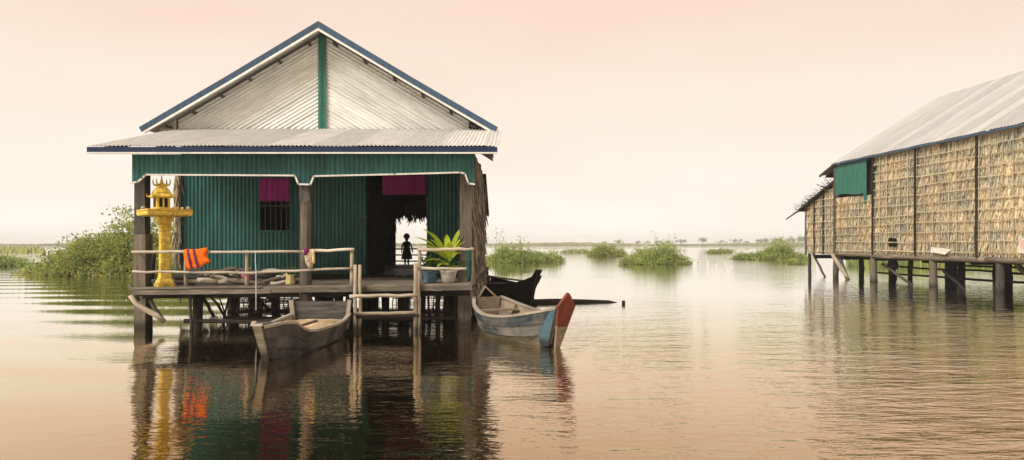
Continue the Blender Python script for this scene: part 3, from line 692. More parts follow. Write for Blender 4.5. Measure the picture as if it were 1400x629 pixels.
for k in range(4):                                    # black plates painting the shade of arched openings, corner horns, upturned eaves
    a = RT + q + k * math.pi / 2; dv = Vector((math.cos(a), math.sin(a), 0)); tv = Vector((-dv.y, dv.x, 0))
    for s_ in (-.045, .045):
        p = Vector((hxp, SY, z2 + .05)) + dv * .120 + tv * s_
        mb = MB(); mb.plate([p - tv * .028, p + tv * .028, p + tv * .028 + Vector((0, 0, .15)), p + Vector((0, 0, .19)), p - tv * .028 + Vector((0, 0, .15))], dv * .01); mb.build('dark_window_plate', M['black'], shrine)
    a = RT + k * math.pi / 2; dv = Vector((math.cos(a), math.sin(a), 0)); c_ = Vector((hxp, SY, 0))
    mb = MB(); mb.tube([c_ + dv * .25 + Vector((0, 0, hz + .01)), c_ + dv * .285 + Vector((0, 0, hz + .03)), c_ + dv * .295 + Vector((0, 0, hz + .08))], [.02, .014, .004], 6); mb.build('eave_horn', M['gold_dark'], shrine)
    mb = MB(); mb.tube([c_ + dv * .07 + Vector((0, 0, hz + .22)), c_ + dv * .15 + Vector((0, 0, hz + .24)), c_ + dv * .175 + Vector((0, 0, hz + .30)), c_ + dv * .15 + Vector((0, 0, hz + .36))], [.02, .017, .012, .003], 6); mb.build('roof_horn', M['gold_dark'], shrine)
mb = MB(); mb.lathe([(.022, hz + .27), (.03, hz + .31), (.013, hz + .34), (.017, hz + .36), (.004, hz + .42)], c2, 8); mb.build('finial', M['gold'], shrine)
for i, (dx, dy, r, mt) in enumerate(((-.40, 0.0, .045, 'cloth_pale'), (.44, .02, .04, 'cloth_pale'), (.30, -.10, .03, 'gold_dark'), (.22, -.13, .028, 'orange'), (.36, -.05, .03, 'gold'))):
    mb = MB(); mb.lathe([(r * .5, 0), (r, r * .5), (r * .9, r * 1.1), (r * .4, r * 1.6)], (sxp + dx, SY + dy, z2 + .001), 9)
    o = mb.build('offering', M[mt], None, True)
    lab = ['pale round offering jar on left corner of the shrine tray', 'pale round offering jar on right corner of the shrine tray', 'ochre offering cup on the shrine tray, middle of the row', 'small orange offering beside the shrine on its tray', 'yellow offering cup next to the right corner jar'][i]
    tag(o, lab, 'offering', 'offerings on the shrine tray')

# orange life vest over the rail
vy = YRl - .062
out = [(250.5, 341.5), (257, 340.5), (266, 341), (274, 340), (283, 338), (283.5, 345), (282, 350), (285, 354.5), (288, 357), (284.5, 360), (279, 361.5), (275, 366), (268, 367.5), (262, 367), (256.5, 370.5), (254, 362), (251.5, 350)]
vest = empty('life_vest', P(268, 345, vy), 'orange life vest with purple straps draped on the rail', 'life vest')
mb = MB(); pts = [P(a, b_, vy) for a, b_ in out]; c0 = P(267, 354, vy)
k = len(pts); front = [p + Vector((0, -.008, 0)) for p in pts]; back = [p + Vector((0, .022, 0)) for p in pts]
inn = [c0.lerp(p, .72) + Vector((0, -.020 - .010 * math.sin(i * 1.7), 0)) for i, p in enumerate(pts)]
vs = front + back + inn + [c0 + Vector((0, -.026, 0))]
fs = [(i, (i + 1) % k, (i + 1) % k + k, i + k) for i in range(k)] + [(i, i + 2 * k, (i + 1) % k + 2 * k, (i + 1) % k) for i in range(k)] + [(i + 2 * k, 3 * k, (i + 1) % k + 2 * k) for i in range(k)] + [tuple(k + i for i in range(k))]
mb.add(vs, fs); mb.build('vest_body', M['orange'], vest, True)
for a, b_ in (((256.5, 341), (262, 367)), ((264.5, 341), (271, 366.5))):
    mb = MB(); p, qv = P(*a, vy - .022), P(*b_, vy - .02); mid = p.lerp(qv, .5) + Vector((0, -.022, 0))
    mb.beam(p, mid, .035, .012, up=(0, 1, 0)); mb.beam(mid, qv, .035, .012, up=(0, 1, 0)); mb.build('strap', M['purple_strap'], vest)

# firewood on the deck behind the rail
logs = [(P(a, 0, 1)[0]) for a in ()]
spots = []
for lay, zz in enumerate((0.06, 0.15, 0.24)):
    for k in range(10 - lay * 2): spots.append((-6.55 + k * .27 + lay * .22 + random.uniform(-.06, .06), 13.35 + random.uniform(-.2, .30) + lay * .05, zz))
wheres = ['at the bottom', 'in the middle', 'on top']
for i, (x, y, z) in enumerate(spots):
    L = random.uniform(.45, .8); a = random.uniform(-.9, .9); dv = Vector((math.cos(a), math.sin(a) * .8, random.uniform(-.16, .2))) * L / 2
    c = Vector((x, y, zdeck(x) + z)); mb = MB(); mb.pole(c - dv, c + dv, random.uniform(.028, .05), .028, 7, 4)
    lay = 0 if z < .1 else (1 if z < .2 else 2)
    mt = random.choice(['bamboo', 'bamboo', 'wood_brown', 'bamboo_pale', 'wood_grey']); tone = {'bamboo': 'tan', 'wood_brown': 'brown', 'bamboo_pale': 'pale', 'wood_grey': 'grey'}[mt]
    where = 'shrine end' if x < -6.0 else ('vest side' if x < -5.4 else ('middle' if x < -4.8 else 'window end'))
    tag(mb.build('firewood_log', M[mt], None, True), '%s firewood log %s of the porch pile, at its %s' % (tone, wheres[lay], where), 'log', 'firewood pile on the porch')
for i, (x, y, L) in enumerate(((-4.6, 15.25, 1.5), (-4.4, 15.05, 1.6))):
    mb = MB(); mb.beam((x - L / 2, y, zdeck(x) + .045 + .02), (x + L / 2, y, zdeck(x) + .045 + .02), .14, .09, jit=.01)
    tag(mb.build('timber_board', M['wood_dark'] if i else M['wood_grey'], None), ['grey board lying against the green wall under the window', 'dark board lying in front of the grey board under the window'][i], 'board', 'boards on the porch')

# pots with plants
def pot(px, ybot, r_top, r_bot, h, mat, Y):
    x = PX(px, Y); z = zdeck(x) + .002
    return x, z
def strap_leaf(mb, base, az, L, W, rise, droop, seg=6):
    Pg = []; base = Vector(base); hd = Vector((math.cos(az), math.sin(az), 0)); sdv = Vector((-hd.y, hd.x, 0))
    for i in range(seg + 1):
        t = i / seg; w = W * math.sin(math.pi * min(1, t * .9 + .08)) ** .8 * (1 - .25 * t) + .004
        c = base + hd * (L * t * (1 - .12 * t)) + Vector((0, 0, rise * t - droop * t * t))
        Pg.append([c - sdv * w / 2 + Vector((0, 0, w * .22)), c, c + sdv * w / 2 + Vector((0, 0, w * .22))])
    mb.grid(Pg)
PY = 12.98
x = PX(613, PY); z = zdeck(x) + .002
pw = empty('potted_plant', (x, PY, z), 'white pot with broad yellow green leaves by the right porch post', 'potted plant')
mb = MB(); mb.lathe([(.105, z), (.12, z + .02), (.165, z + .20), (.18, z + .215), (.18, z + .235), (.155, z + .235), (.15, z + .19)], (x, PY, 0), 18); mb.build('pot', M['pot_white'], pw, True)
mb = MB(); mb.lathe([(.15, z + .18), (.14, z + .205)], (x, PY, 0), 14); mb.build('soil', M['soil'], pw)
mb = MB(); mb.pole((x, PY, z + .19), (x - .02, PY, z + .50), .025, .004); mb.build('stem', M['leaf_pot'], pw, True)
for az, L, W, rise, droop, zz in ((182, .72, .19, .80, .36, .42), (200, .62, .20, .62, .30, .40), (165, .60, .18, .92, .34, .45), (150, .5, .16, .72, .3, .4), (186, .60, .18, .50, .28, .40), (215, .5, .18, .85, .32, .44), (205, .52, .17, .30, .22, .33), (100, .5, .14, .75, .25, .42),
                                  (60, .5, .13, .85, .25, .45), (20, .48, .13, .80, .22, .45), (-10, .40, .14, .62, .25, .42), (-40, .36, .14, .45, .25, .36), (240, .40, .16, .22, .22, .30), (-75, .3, .15, .55, .2, .42), (-20, .33, .12, .12, .12, .27), (30, .52, .13, .62, .3, .40)):
    mb = MB(); strap_leaf(mb, (x, PY, z + zz), R(az), L, W, rise, droop); mb.build('leaf', M['leaf_bright'], pw, True)
n = 90; C = np.c_[rng.normal(x, .10, n), rng.normal(PY, .08, n), z + rng.uniform(.22, .42, n)]
tag(np_mesh('undergrowth', leaf_verts(C, rng.normal(0, 1, (n, 3)) + [0, 0, .6], rng.uniform(.07, .13, n), .05), 4, M['leaf_pot'], pw), kind='stuff')
x = PX(588, PY); z = zdeck(x) + .002
pb = empty('potted_plant', (x, PY, z), 'blue pot with small dark green leaves next to the rail', 'potted plant')
mb = MB(); mb.lathe([(.11, z), (.125, z + .02), (.145, z + .20), (.155, z + .21), (.155, z + .225), (.135, z + .225), (.13, z + .18)], (x, PY, 0), 18); mb.build('pot', M['pot_blue'], pb, True)
mb = MB(); mb.lathe([(.13, z + .17), (.12, z + .195)], (x, PY, 0), 14); mb.build('soil', M['soil'], pb)
n = 240; C = np.c_[rng.normal(x, .09, n), rng.normal(PY, .08, n), z + .2 + np.abs(rng.normal(0, .13, n))]
tag(np_mesh('foliage', leaf_verts(C, rng.normal(0, 1, (n, 3)) + [0, 0, .5], rng.uniform(.06, .12, n), .05), 4, M['leaf_pot'], pb), kind='stuff')
# bag planter with sprouts by the centre post
Y = 13.1; x = PX(397, Y); z = zdeck(x) + .002
pl = empty('planter_bag', (x, Y, z), 'pale bag planter with green sprouts beside the centre post', 'planter')
mb = MB(); mb.lathe([(.085, z), (.09, z + .03), (.08, z + .12), (.085, z + .18), (.075, z + .18)], (x, Y, 0), 8, rot=.3); mb.build('bag', M['cloth_yellow'], pl)
n = 170; C = np.c_[rng.normal(x, .12, n), rng.normal(Y + .08, .07, n), z + .17 + np.abs(rng.normal(0, .06, n))]
tag(np_mesh('sprouts', leaf_verts(C, rng.normal(0, .6, (n, 3)) + [0, 0, 1], rng.uniform(.06, .12, n), .025), 4, M['leaf_pot'], pl), kind='stuff')
# cloths and small hangings
def rag(name, pts, Y, mat, label, bulge=.05):
    mb = MB(); pp = [P(a, b_, Y) for a, b_ in pts]; c0 = sum(pp, Vector()) / len(pp); k = len(pp)
    vs = pp + [c0.lerp(p, .55) + Vector((0, -bulge * (1 + .4 * math.sin(i * 2.3)), 0)) for i, p in enumerate(pp)] + [c0 + Vector((0, -bulge * .8, 0))] + [p + Vector((0, .02, 0)) for p in pp]
    fs = [(i, i + k, (i + 1) % k + k, (i + 1) % k) for i in range(k)] + [(i + k, 2 * k, (i + 1) % k + k) for i in range(k)] + [(i, (i + 1) % k, (i + 1) % k + 2 * k + 1, i + 2 * k + 1) for i in range(k)] + [tuple(2 * k + 1 + i for i in range(k))]
    mb.add(vs, fs); return tag(mb.build(name, mat, None, True), label, 'cloth')
yc = YRl - .06
rag('hanging_cloth', [(414, 340), (421, 339), (423, 343), (419, 350), (416, 349)], yc, M['purple'], 'small purple cloth knotted at the centre post on the rail')
rag('hanging_cloth', [(418, 342), (428, 340), (430, 352), (427, 367), (422, 368), (418, 360), (416, 350)], yc + .02, M['cloth_pale'], 'pale patterned cloth hanging from the rail at the centre post', .035)
rag('hanging_cloth', [(426, 341), (429.5, 341), (430.5, 360), (427, 360)], yc - .035, M['cloth_yellow'], 'pale yellow strip of cloth on the patterned cloth', .012)
rag('crumpled_cloth', [(330, 374), (334, 372), (340, 375), (344, 381), (341, 384.5), (334, 384), (330, 379)], YRl + .16, M['pink'], 'crumpled pink cloth at the foot of the railing post', .05)
rag('hanging_net', [(638, 342), (644, 341), (645, 362), (644, 384), (640, 385), (638, 366)], YRl - .06, M['net_green'], 'dark green net hanging from the right end of the railing', .03)
rag('hanging_cloth', [(209, 343), (213, 342), (211, 372), (209, 384), (204, 380), (205, 356)], 13.02, M['black'], 'dark cloth hanging beside the left porch post', .03)
mb = MB(); mb.tube([P(349.5, 345, YRl - .045), P(349, 355, YRl - .05), P(350, 370, YRl - .05), P(350, 395, YRl - .085), P(350, 424, YRl - .085)], .007, 5)
tag(mb.build('hanging_cord', M['rope'], None), 'thin white cord hanging from the rail under the window', 'cord')
# floor mat
mb = MB(); mb.beam((-2.75, 16.0, 0.873), (-2.75, 20.2, 0.873), 1.5, 0.008); tag(mb.build('floor_mat', M['mat']), 'black and white speckled mat on the floor inside the doorway', 'mat')

# ------------------------------------------------------------------ fish traps under the porch
def fish_trap(c, L, W, Hh, rz, label):
    t = empty('fish_trap', c, label, 'fish trap', 'fish traps stored under the porch', rz); c = Vector(c)
    rot = Matrix.Rotation(rz, 3, 'Z'); T = lambda x, y, z: c + rot @ Vector((x, y, z))
    for i in range(5):
        x = -L / 2 + L * i / 4; mb = MB(); mb.tube([T(x, W / 2 * math.cos(a), Hh / 2 + Hh / 2 * math.sin(a)) for a in np.linspace(0, 6.283, 15)], .011, 5, cap=False); mb.build('hoop', M['rust'], t)
    for a in np.linspace(0, 6.283, 9)[:-1]:
        y, z = W / 2 * math.cos(a), Hh / 2 + Hh / 2 * math.sin(a); mb = MB(); mb.tube([T(-L / 2, y, z), T(0, y * 1.02, z), T(L / 2, y, z)], .009, 5); mb.build('stave', M['rust'], t)
    mb = MB()
    for a in np.linspace(0, 6.283, 23)[:-1]:
        mb.tube([T(-L / 2, W / 2 * .98 * math.cos(a), Hh / 2 + Hh / 2 * .98 * math.sin(a)), T(L / 2, W / 2 * .98 * math.cos(a + .5), Hh / 2 + Hh / 2 * .98 * math.sin(a + .5))], .0035, 3, cap=False)
    for i in range(16):
        x = -L / 2 + L * i / 15; mb.tube([T(x, W / 2 * .98 * math.cos(a), Hh / 2 + Hh / 2 * .98 * math.sin(a)) for a in np.linspace(0, 6.283, 13)], .0035, 3, cap=False)
    tag(mb.build('netting', M['rust'], t), kind='stuff')
fish_trap((-4.72, 13.55, .205), 1.3, .42, .32, .08, 'rusty wire fish trap nearest the pale boat bow')
fish_trap((-5.05, 14.25, .205), 1.5, .44, .40, -.05, 'rusty wire fish trap behind the nearest one')
fish_trap((-1.85, 13.95, .205), 1.1, .5, .36, .0, 'dark wire fish trap under the potted plants')

# ------------------------------------------------------------------ boats
def cat_interp(X, xs, ys):
    out = []
    for x in X:
        i = min(max(np.searchsorted(xs, x) - 1, 0), len(xs) - 2); h = xs[i + 1] - xs[i]; t = (x - xs[i]) / h
        def sl(k):
            if k == 0: return (ys[1] - ys[0]) / (xs[1] - xs[0])
            if k == len(xs) - 1: return (ys[-1] - ys[-2]) / (xs[-1] - xs[-2])
            return (ys[k + 1] - ys[k - 1]) / (xs[k + 1] - xs[k - 1])
        m0, m1 = sl(i) * h, sl(i + 1) * h
        out.append((2 * t**3 - 3 * t**2 + 1) * ys[i] + (t**3 - 2 * t**2 + t) * m0 + (-2 * t**3 + 3 * t**2) * ys[i + 1] + (t**3 - t**2) * m1)
    return np.array(out)
class Boat:
    def __init__(s, name, label, stern, bow, st, rake, m_out, m_in, m_edge, tilt=0.0, low=None):
        s.low = low
        stern, bow = Vector((*stern, 0)), Vector((*bow, 0)); d = bow - stern; s.L = st[-1][0]
        s.rz = math.atan2(d.y, d.x); s.o = stern
        s.e = empty(name, stern, label, 'boat', 'wooden boats by the house', s.rz)
        s.Mx = Matrix.Translation(stern) @ Matrix.Rotation(s.rz, 4, 'Z') @ Matrix.Rotation(tilt, 4, 'X')
        st = np.array(st); s.N = 22; s.X = np.linspace(0, s.L, s.N)
        s.c = [cat_interp(s.X, st[:, 0], st[:, k]) for k in range(1, 5)]; s.rake = rake; s.m = (m_out, m_in, m_edge)
    def at(s, i, q, side, inset=0.0):
        hbt, hbb, zt, zb = (c[i] for c in s.c)
        y = hbb + (hbt - hbb) * q ** 0.75; z = zb + (zt - zb) * q
        t = s.X[i] / s.L; x = s.X[i] + s.rake * max(0, (t - .6) / .4) ** 2 * (q - .5)
        return s.Mx @ Vector((x, side * max(0.005, y - inset), z + (inset * .6 if q < .05 else 0)))
    def hull(s):
        for side in (-1, 1):
            for k, (a, b_) in enumerate(((0, .36), (.335, .69), (.665, 1.0))):
                Po, Pi = [], []
                for i in range(s.N):
                    lap = .013 * k
                    Po.append([s.at(i, a, side, -lap - .006), s.at(i, (a + b_) / 2, side, -lap - .004), s.at(i, b_, side, -lap)])
                    Pi.append([s.at(i, a, side, .024 - lap), s.at(i, (a + b_) / 2, side, .026 - lap), s.at(i, b_, side, .026 - lap)])
                Gx = [[(s.X[i], q * .3, 0) for q in (a, (a + b_) / 2, b_)] for i in range(s.N)]
                mb = MB(); mb.grid(Po, 0, Gx); mb.grid(Pi, 1, Gx)
                for i in range(s.N - 1):
                    for e in (0, 2): mb.add([Po[i][e], Po[i + 1][e], Pi[i + 1][e], Pi[i][e]], [(0, 1, 2, 3)], None, 0)
                mb.build('strake', [s.low if k == 0 and s.low else s.m[0], s.m[1]], s.e, False)
            mb = MB(); Pg = []
            for i in range(s.N):
                p = s.at(i, 1, side, .03); o = s.at(i, 1, side, -.035); up = Vector((0, 0, .028))
                Pg.append([p - up * .3, p + up, o + up, o - up * .3, p - up * .3])
            mb.grid(Pg, 0, [[(s.X[i], j * .03, 0) for j in range(5)] for i in range(s.N)]); mb.build('gunwale', s.m[2], s.e)
        mb = MB(); mb.grid([[s.at(i, 0, -1), s.at(i, 0, 1)] for i in range(s.N)]); mb.build('bottom', s.m[0], s.e)
    def local(s, x, y, z): return s.Mx @ Vector((x, y, z))
    def half(s, x, z):        # inner half width at a height
        hbt, hbb, zt, zb = (np.interp(x, s.X, c) for c in s.c); q = max(0, min(1, (z - zb) / (zt - zb)))
        return hbb + (hbt - hbb) * q ** .75 - .04
    def floor(s, z, x0, x1, n, mat, jit=.006):
        hw = min(s.half(x0, z), s.half(x1, z)); full = max(s.half(x, z) for x in np.linspace(x0, x1, 9))
        w = 2 * full / n
        for k in range(n):
            y = -full + w * (k + .5); xs = [x for x in np.linspace(x0, x1, 30) if s.half(x, z) > abs(y) + w * .5]
            if len(xs) < 2: continue
            mb = MB(); mb.beam(s.local(xs[0], y, z + random.uniform(-.006, .006)), s.local(xs[-1], y, z + random.uniform(-.006, .006)), w * .96, .022, jit=jit * .5); mb.build('floor_board', mat, s.e)
    def thwart(s, x, z, w, mat, th=.03):
        h = s.half(x, z) + .01; mb = MB(); mb.beam(s.local(x, -h, z), s.local(x, h, z), w, th); mb.build('thwart', mat, s.e)
    def rib(s, x, mat):
        for side in (-1, 1):
            i = int(round(x / s.L * (s.N - 1))); pts = [s.at(i, q, side, .04) for q in (.05, .35, .65, .97)]
            mb = MB()
            for a, b_ in zip(pts[:-1], pts[1:]): mb.beam(a, b_, .045, .035, up=s.Mx.to_3x3() @ Vector((1, 0, 0)))
            mb.build('rib', mat, s.e)
    def transom(s, z_top, planks, mat, x=0.0, th=.035, over=.0, inward=0.02):
        hbt, hbb, zt, zb = (c[0] for c in s.c); zs = np.linspace(zb, z_top, planks + 1)
        for a, b_ in zip(zs[:-1], zs[1:]):
            w = lambda z: hbb + (hbt - hbb) * min(1, max(0, (z - zb) / (zt - zb))) ** .75 - .028 + max(0, z - zt) * over
            mb = MB(); mb.plate([s.local(x + inward, -w(a), a), s.local(x + inward, w(a), a), s.local(x + inward, w(b_), b_ - .006), s.local(x + inward, -w(b_), b_ - .006)], s.Mx.to_3x3() @ Vector((th, 0, 0))); mb.build('transom_plank', mat, s.e)

# the pale-floored boat moored bow-on, left
B = Boat('wooden_boat', 'grey wooden boat with bare tan floorboards moored bow first at the steps', (-3.40, 12.18), (-3.38, 9.25),
         [(0, .50, .34, .36, -.08), (.8, .56, .38, .31, -.11), (1.6, .50, .33, .31, -.11), (2.15, .37, .21, .335, -.09), (2.42, .27, .13, .49, -.05), (2.93, .06, .03, .50, .02)], .42, M['hull'], M['hull_in'], M['hull_edge'])
B.hull(); B.floor(.27, .08, 2.3, 8, M['hull_in']); B.transom(.60, 3, M['wood_grey'], over=.25)
for x in (.5, 1.3, 2.0): B.thwart(x, .292, .05, M['hull_in'], .02)
for y in (-.46, .46):
    mb = MB(); mb.beam(B.local(.07, y, .1), B.local(.07, y * 1.12, .62), .07, .05); mb.build('stern_post', M['hull_edge'], B.e)
# stem: a broad raked cut-water board with a peaked breast hook
i = B.N - 1
tp = [B.local(3.16, 0, .555), B.local(2.74, 0, .02)]
mb = MB(); mb.plate([B.local(3.12, -.062, .54), B.local(3.12, .062, .54), B.local(2.76, .03, -.06), B.local(2.76, -.03, -.06)], B.Mx.to_3x3() @ Vector((.05, 0, -.03))); mb.build('stem_board', M['hull_edge'], B.e)
mb = MB(); mb.plate([B.local(3.09, -.07, .53), B.local(3.09, .07, .53), B.local(2.60, .20, .505), B.local(2.50, 0, .50), B.local(2.60, -.20, .505)], (0, 0, .03)); mb.build('breast_hook', M['wood_grey'], B.e)
mb = MB(); mb.pole(B.local(.5, .05, .30), B.local(2.0, -.12, .30), .022, .006); tag(mb.build('paddle_pole', M['wood_brown'], None, True), 'brown pole lying on the floorboards of the pale boat', 'pole')
mb = MB(); mb.beam(B.local(1.75, .10, .285), B.local(2.2, -.06, .285), .10, .02); tag(mb.build('loose_board', M['wood_dark'], None), 'short dark board lying near the bow of the pale boat', 'board')

# the painted boat, right
B2 = Boat('painted_boat', 'weathered blue grey boat with red and blue painted bow', (-.46, 12.92), (.66, 10.68),
          [(0, .28, .14, .60, .08), (.45, .46, .29, .48, -.03), (1.1, .56, .37, .40, -.05), (1.8, .48, .30, .43, -.05), (2.3, .30, .17, .53, -.02), (2.65, .125, .055, .63, .03)], .34, M['hull_blue'], M['hull_tan'], M['hull_edge'], low=M['hull_low'])
B2.hull(); B2.floor(.22, .3, 2.0, 6, M['hull_tan']); B2.transom(.62, 2, M['hull_tan'])
B2.thwart(.42, .40, .16, M['hull_tan']); B2.thwart(1.05, .34, .12, M['hull_tan']); B2.thwart(1.6, .35, .10, M['hull_tan'])
for x in (.4, .9, 1.35, 1.8, 2.15): B2.rib(x, M['hull_tan'])
mb = MB(); mb.tube([B2.local(-.02, -.20, .58), B2.local(-.12, 0, .80), B2.local(-.02, .20, .58)], [.028, .022, .028], 7); mb.build('stern_hook', M['hull_edge'], B2.e, True)
# fore deck boards
for k in range(3):
    x = 1.95 + k * .17; h = B2.half(x, .49 + k * .03); mb = MB(); mb.beam(B2.local(x, -h, .47 + k * .035), B2.local(x, h, .47 + k * .035), .155, .025); mb.build('fore_deck_board', M['hull_tan'], B2.e)
for side in (-1, 1):
    Pg = []
    for k in range(4):
        row = []
        for q, st_ in ((.02, .55), (.18, .25), (.36, .30), (.54, .55), (.74, .95), (.90, 1.30), (.985, 1.45)):
            fi = B2.N - 3 + st_ * (1 - k / 3) * .75 + 2 * (k / 3) + .25 * st_ * (1 - k / 3); fi = min(fi, B2.N - 1.001); i0 = int(fi)
            row.append(B2.at(i0, q, side, -.034).lerp(B2.at(i0 + 1, q, side, -.034), fi - i0))
        Pg.append(row)
    mb = MB(); mb.grid(Pg); mb.build('bow_panel', M['paint_blue'], B2.e, True)
mb = MB(); rt = B2.Mx.to_3x3()
mb.plate([B2.local(2.92, -.018, .87), B2.local(2.92, .018, .87), B2.local(2.87, .15, .68), B2.local(2.74, .095, .36), B2.local(2.74, -.095, .36), B2.local(2.87, -.15, .68)], rt @ Vector((.05, 0, -.015))); mb.build('stem_board', M['paint_red'], B2.e)
mb = MB(); mb.plate([B2.local(2.735, -.095, .355), B2.local(2.735, .095, .355), B2.local(2.56, .03, -.06), B2.local(2.56, -.03, -.06)], rt @ Vector((.05, 0, -.02))); mb.build('cutwater', M['hull_tan'], B2.e)

# the black boat behind the house
B3 = Boat('black_boat', 'black tarred boat with upturned bow moored behind the house', (-1.0, 23.0), (.50, 20.7),
          [(0, .34, .2, .50, .0), (.7, .50, .33, .38, -.1), (1.5, .52, .35, .33, -.12), (2.3, .38, .22, .37, -.1), (2.8, .2, .1, .52, -.02), (3.05, .12, .05, .64, .08)], .35, M['hull_black'], M['hull_black'], M['wood_dark'])
B3.hull(); B3.floor(.10, .3, 2.3, 5, M['wood_grey']); B3.transom(.54, 2, M['hull_black']); B3.thwart(.8, .32, .2, M['wood_grey']); B3.thwart(1.6, .28, .14, M['wood_grey'])
mb = MB(); mb.plate([B3.local(3.30, -.10, .84), B3.local(3.30, .10, .84), B3.local(3.0, .12, .5), B3.local(2.95, .04, .0), B3.local(2.95, -.04, .0), B3.local(3.0, -.12, .5)], B3.Mx.to_3x3() @ Vector((.06, 0, -.03))); mb.build('stem_board', M['wood_dark'], B3.e)
mb = MB(); mb.tube([B3.local(-.1, 0, .56), B3.local(1.0, .10, .50), B3.local(2.5, .05, .47)], [.03, .035, .03], 7); tag(mb.build('bamboo_pole', M['bamboo'], None, True), 'bamboo pole laid along the top of the black boat', 'pole')

# half-sunk log and stake
lg = MB(); lg.tube([P(726, 413, 18.6) * 1 + Vector((0, 0, 0)), P(760, 412.5, 18.7), P(800, 413, 18.8), P(832, 414, 18.8), P(852, 415.5, 18.8)], [.075, .085, .075, .07, .008], 9)
tag(lg.build('floating_log', M['wood_dark'], None, True), 'long dark half sunk log with pointed end floating beyond the painted boat', 'log')
mb = MB(); mb.tube([(PX(852.5, 18.2), 18.2, -.5), (PX(852.5, 18.2), 18.2, 0.06), (PX(852.5, 18.2), 18.2, PZ(411, 18.2))], [.05, .045, .042], 8)
tag(mb.build('mooring_stake', M['wood_dark'], None, True), 'short dark stake standing in the water by the floating log', 'stake')

# ------------------------------------------------------------------ the child in the back doorway
kx, ky, kz = PX(556, 23.85), 23.85, 0.862
child = empty('person', (kx, ky, kz), 'small child in a dark dress standing in the back doorway', 'person')
def skin_body():
    V, E, Rr = [], [], []
    def add(p, r, par=None):
        V.append(p); Rr.append(r if isinstance(r, tuple) else (r, r)); i = len(V) - 1
        if par is not None: E.append((par, i))
        return i
    pel = add((0, 0, .52), (.095, .08)); wa = add((0, 0, .64), (.075, .06), pel); ch = add((0, 0, .76), (.085, .062), wa)
    nb = add((0, .005, .835), .046, ch); n2 = add((0, 0, .86), .046, nb)
    h1_ = add((0, -.008, .905), (.074, .080), n2); h2_ = add((0, -.004, .985), (.096, .104), h1_); add((0, .004, 1.06), (.080, .088), h2_)
    for s in (-1, 1):
        sh = add((s * .10, 0, .79), .042, ch); el = add((s * .165, .01, .655), .033, sh); wr = add((s * (.165 if s < 0 else .205), -.035, .54), .024, el)
        pa = add((s * (.167 if s < 0 else .212), -.045, .495), (.024, .014), wr)
        for k, (dx, L) in enumerate(((-.018, .040), (-.006, .048), (.006, .045), (.017, .036))):
            b0 = V[pa]; f1_ = add((b0[0] + dx * .3, b0[1] + dx, b0[2] - .022 - L * .4), .0075, pa); add((b0[0] + dx * .3 - s * .006, b0[1] + dx - .006, b0[2] - .022 - L), .006, f1_)
        b0 = V[wr]; t1_ = add((b0[0] - s * .012, b0[1] - .026, b0[2] - .030), .009, wr); add((b0[0] - s * .014, b0[1] - .036, b0[2] - .056), .007, t1_)
        hp = add((s * .055, 0, .48), .062, pel); kn = add((s * .06, -.008, .27), .05, hp); an = add((s * .055, .012, .055), .034, kn); add((s * .065, -.085, .022), (.028, .018), an)
    me = bpy.data.meshes.new('body'); me.from_pydata(V, E, []); me.materials.append(M['skin'])
    o = bpy.data.objects.new('body', me); col.objects.link(o); o.parent = child
    md = o.modifiers.new('Skin', 'SKIN'); md.use_smooth_shade = True
    for i, r in enumerate(Rr): me.skin_vertices[0].data[i].radius = r
    for i in range(len(V)): me.skin_vertices[0].data[i].use_root = (i == 0)
    o.modifiers.new('Sub', 'SUBSURF').levels = 1; o.modifiers['Sub'].render_levels = 2
skin_body()
def kid(mb, name, mat, sm=True):
    return mb.build(name, mat, child, sm)
mb = MB(); ring = []
for z, rx, ry in ((.83, .065, .055), (.80, .125, .075), (.74, .122, .085), (.64, .112, .085), (.55, .125, .10), (.40, .16, .13), (.28, .185, .15), (.21, .195, .16)):
    ring.append([(kx + rx * math.cos(a) * (1 + .05 * math.sin(a * 7) * (z < .6)), ky + ry * math.sin(a), kz + z) for a in np.linspace(0, 6.283, 25)])
mb.grid(ring); kid(mb, 'dress', M['dress'])
mb = MB(); ring = []
for t in np.linspace(0, 1, 9):
    a = t * math.pi * .58; ring.append([(kx + .114 * math.sin(a) * math.cos(p), ky + .014 + .122 * math.sin(a) * math.sin(p), kz + .992 + .128 * math.cos(a) + (0.03 if math.sin(p) < -.3 and t > .7 else 0)) for p in np.linspace(0, 6.283, 19)])
mb.grid(ring); kid(mb, 'hair', M['hair'])
for s in (-1, 1):
    mb = MB(); mb.lathe([(.003, -.006), (.008, 0), (.003, .006)], (kx + s * .035, ky - .100, kz + .985), 8); kid(mb, 'eye', M['hair'])
    mb = MB(); mb.tube([(kx + s * .096, ky + .005, kz + .99), (kx + s * .110, ky + .01, kz + .97), (kx + s * .097, ky + .004, kz + .945)], [.008, .011, .007], 6); kid(mb, 'ear', M['skin'])
mb = MB(); mb.tube([(kx, ky - .101, kz + .975), (kx, ky - .114, kz + .952), (kx, ky - .101, kz + .943)], [.006, .011, .007], 6); kid(mb, 'nose', M['skin'])
mb = MB(); mb.tube([(kx - .02, ky - .088, kz + .918), (kx, ky - .092, kz + .915), (kx + .02, ky - .088, kz + .918)], [.003, .006, .003], 6); kid(mb, 'mouth', M['dress'])

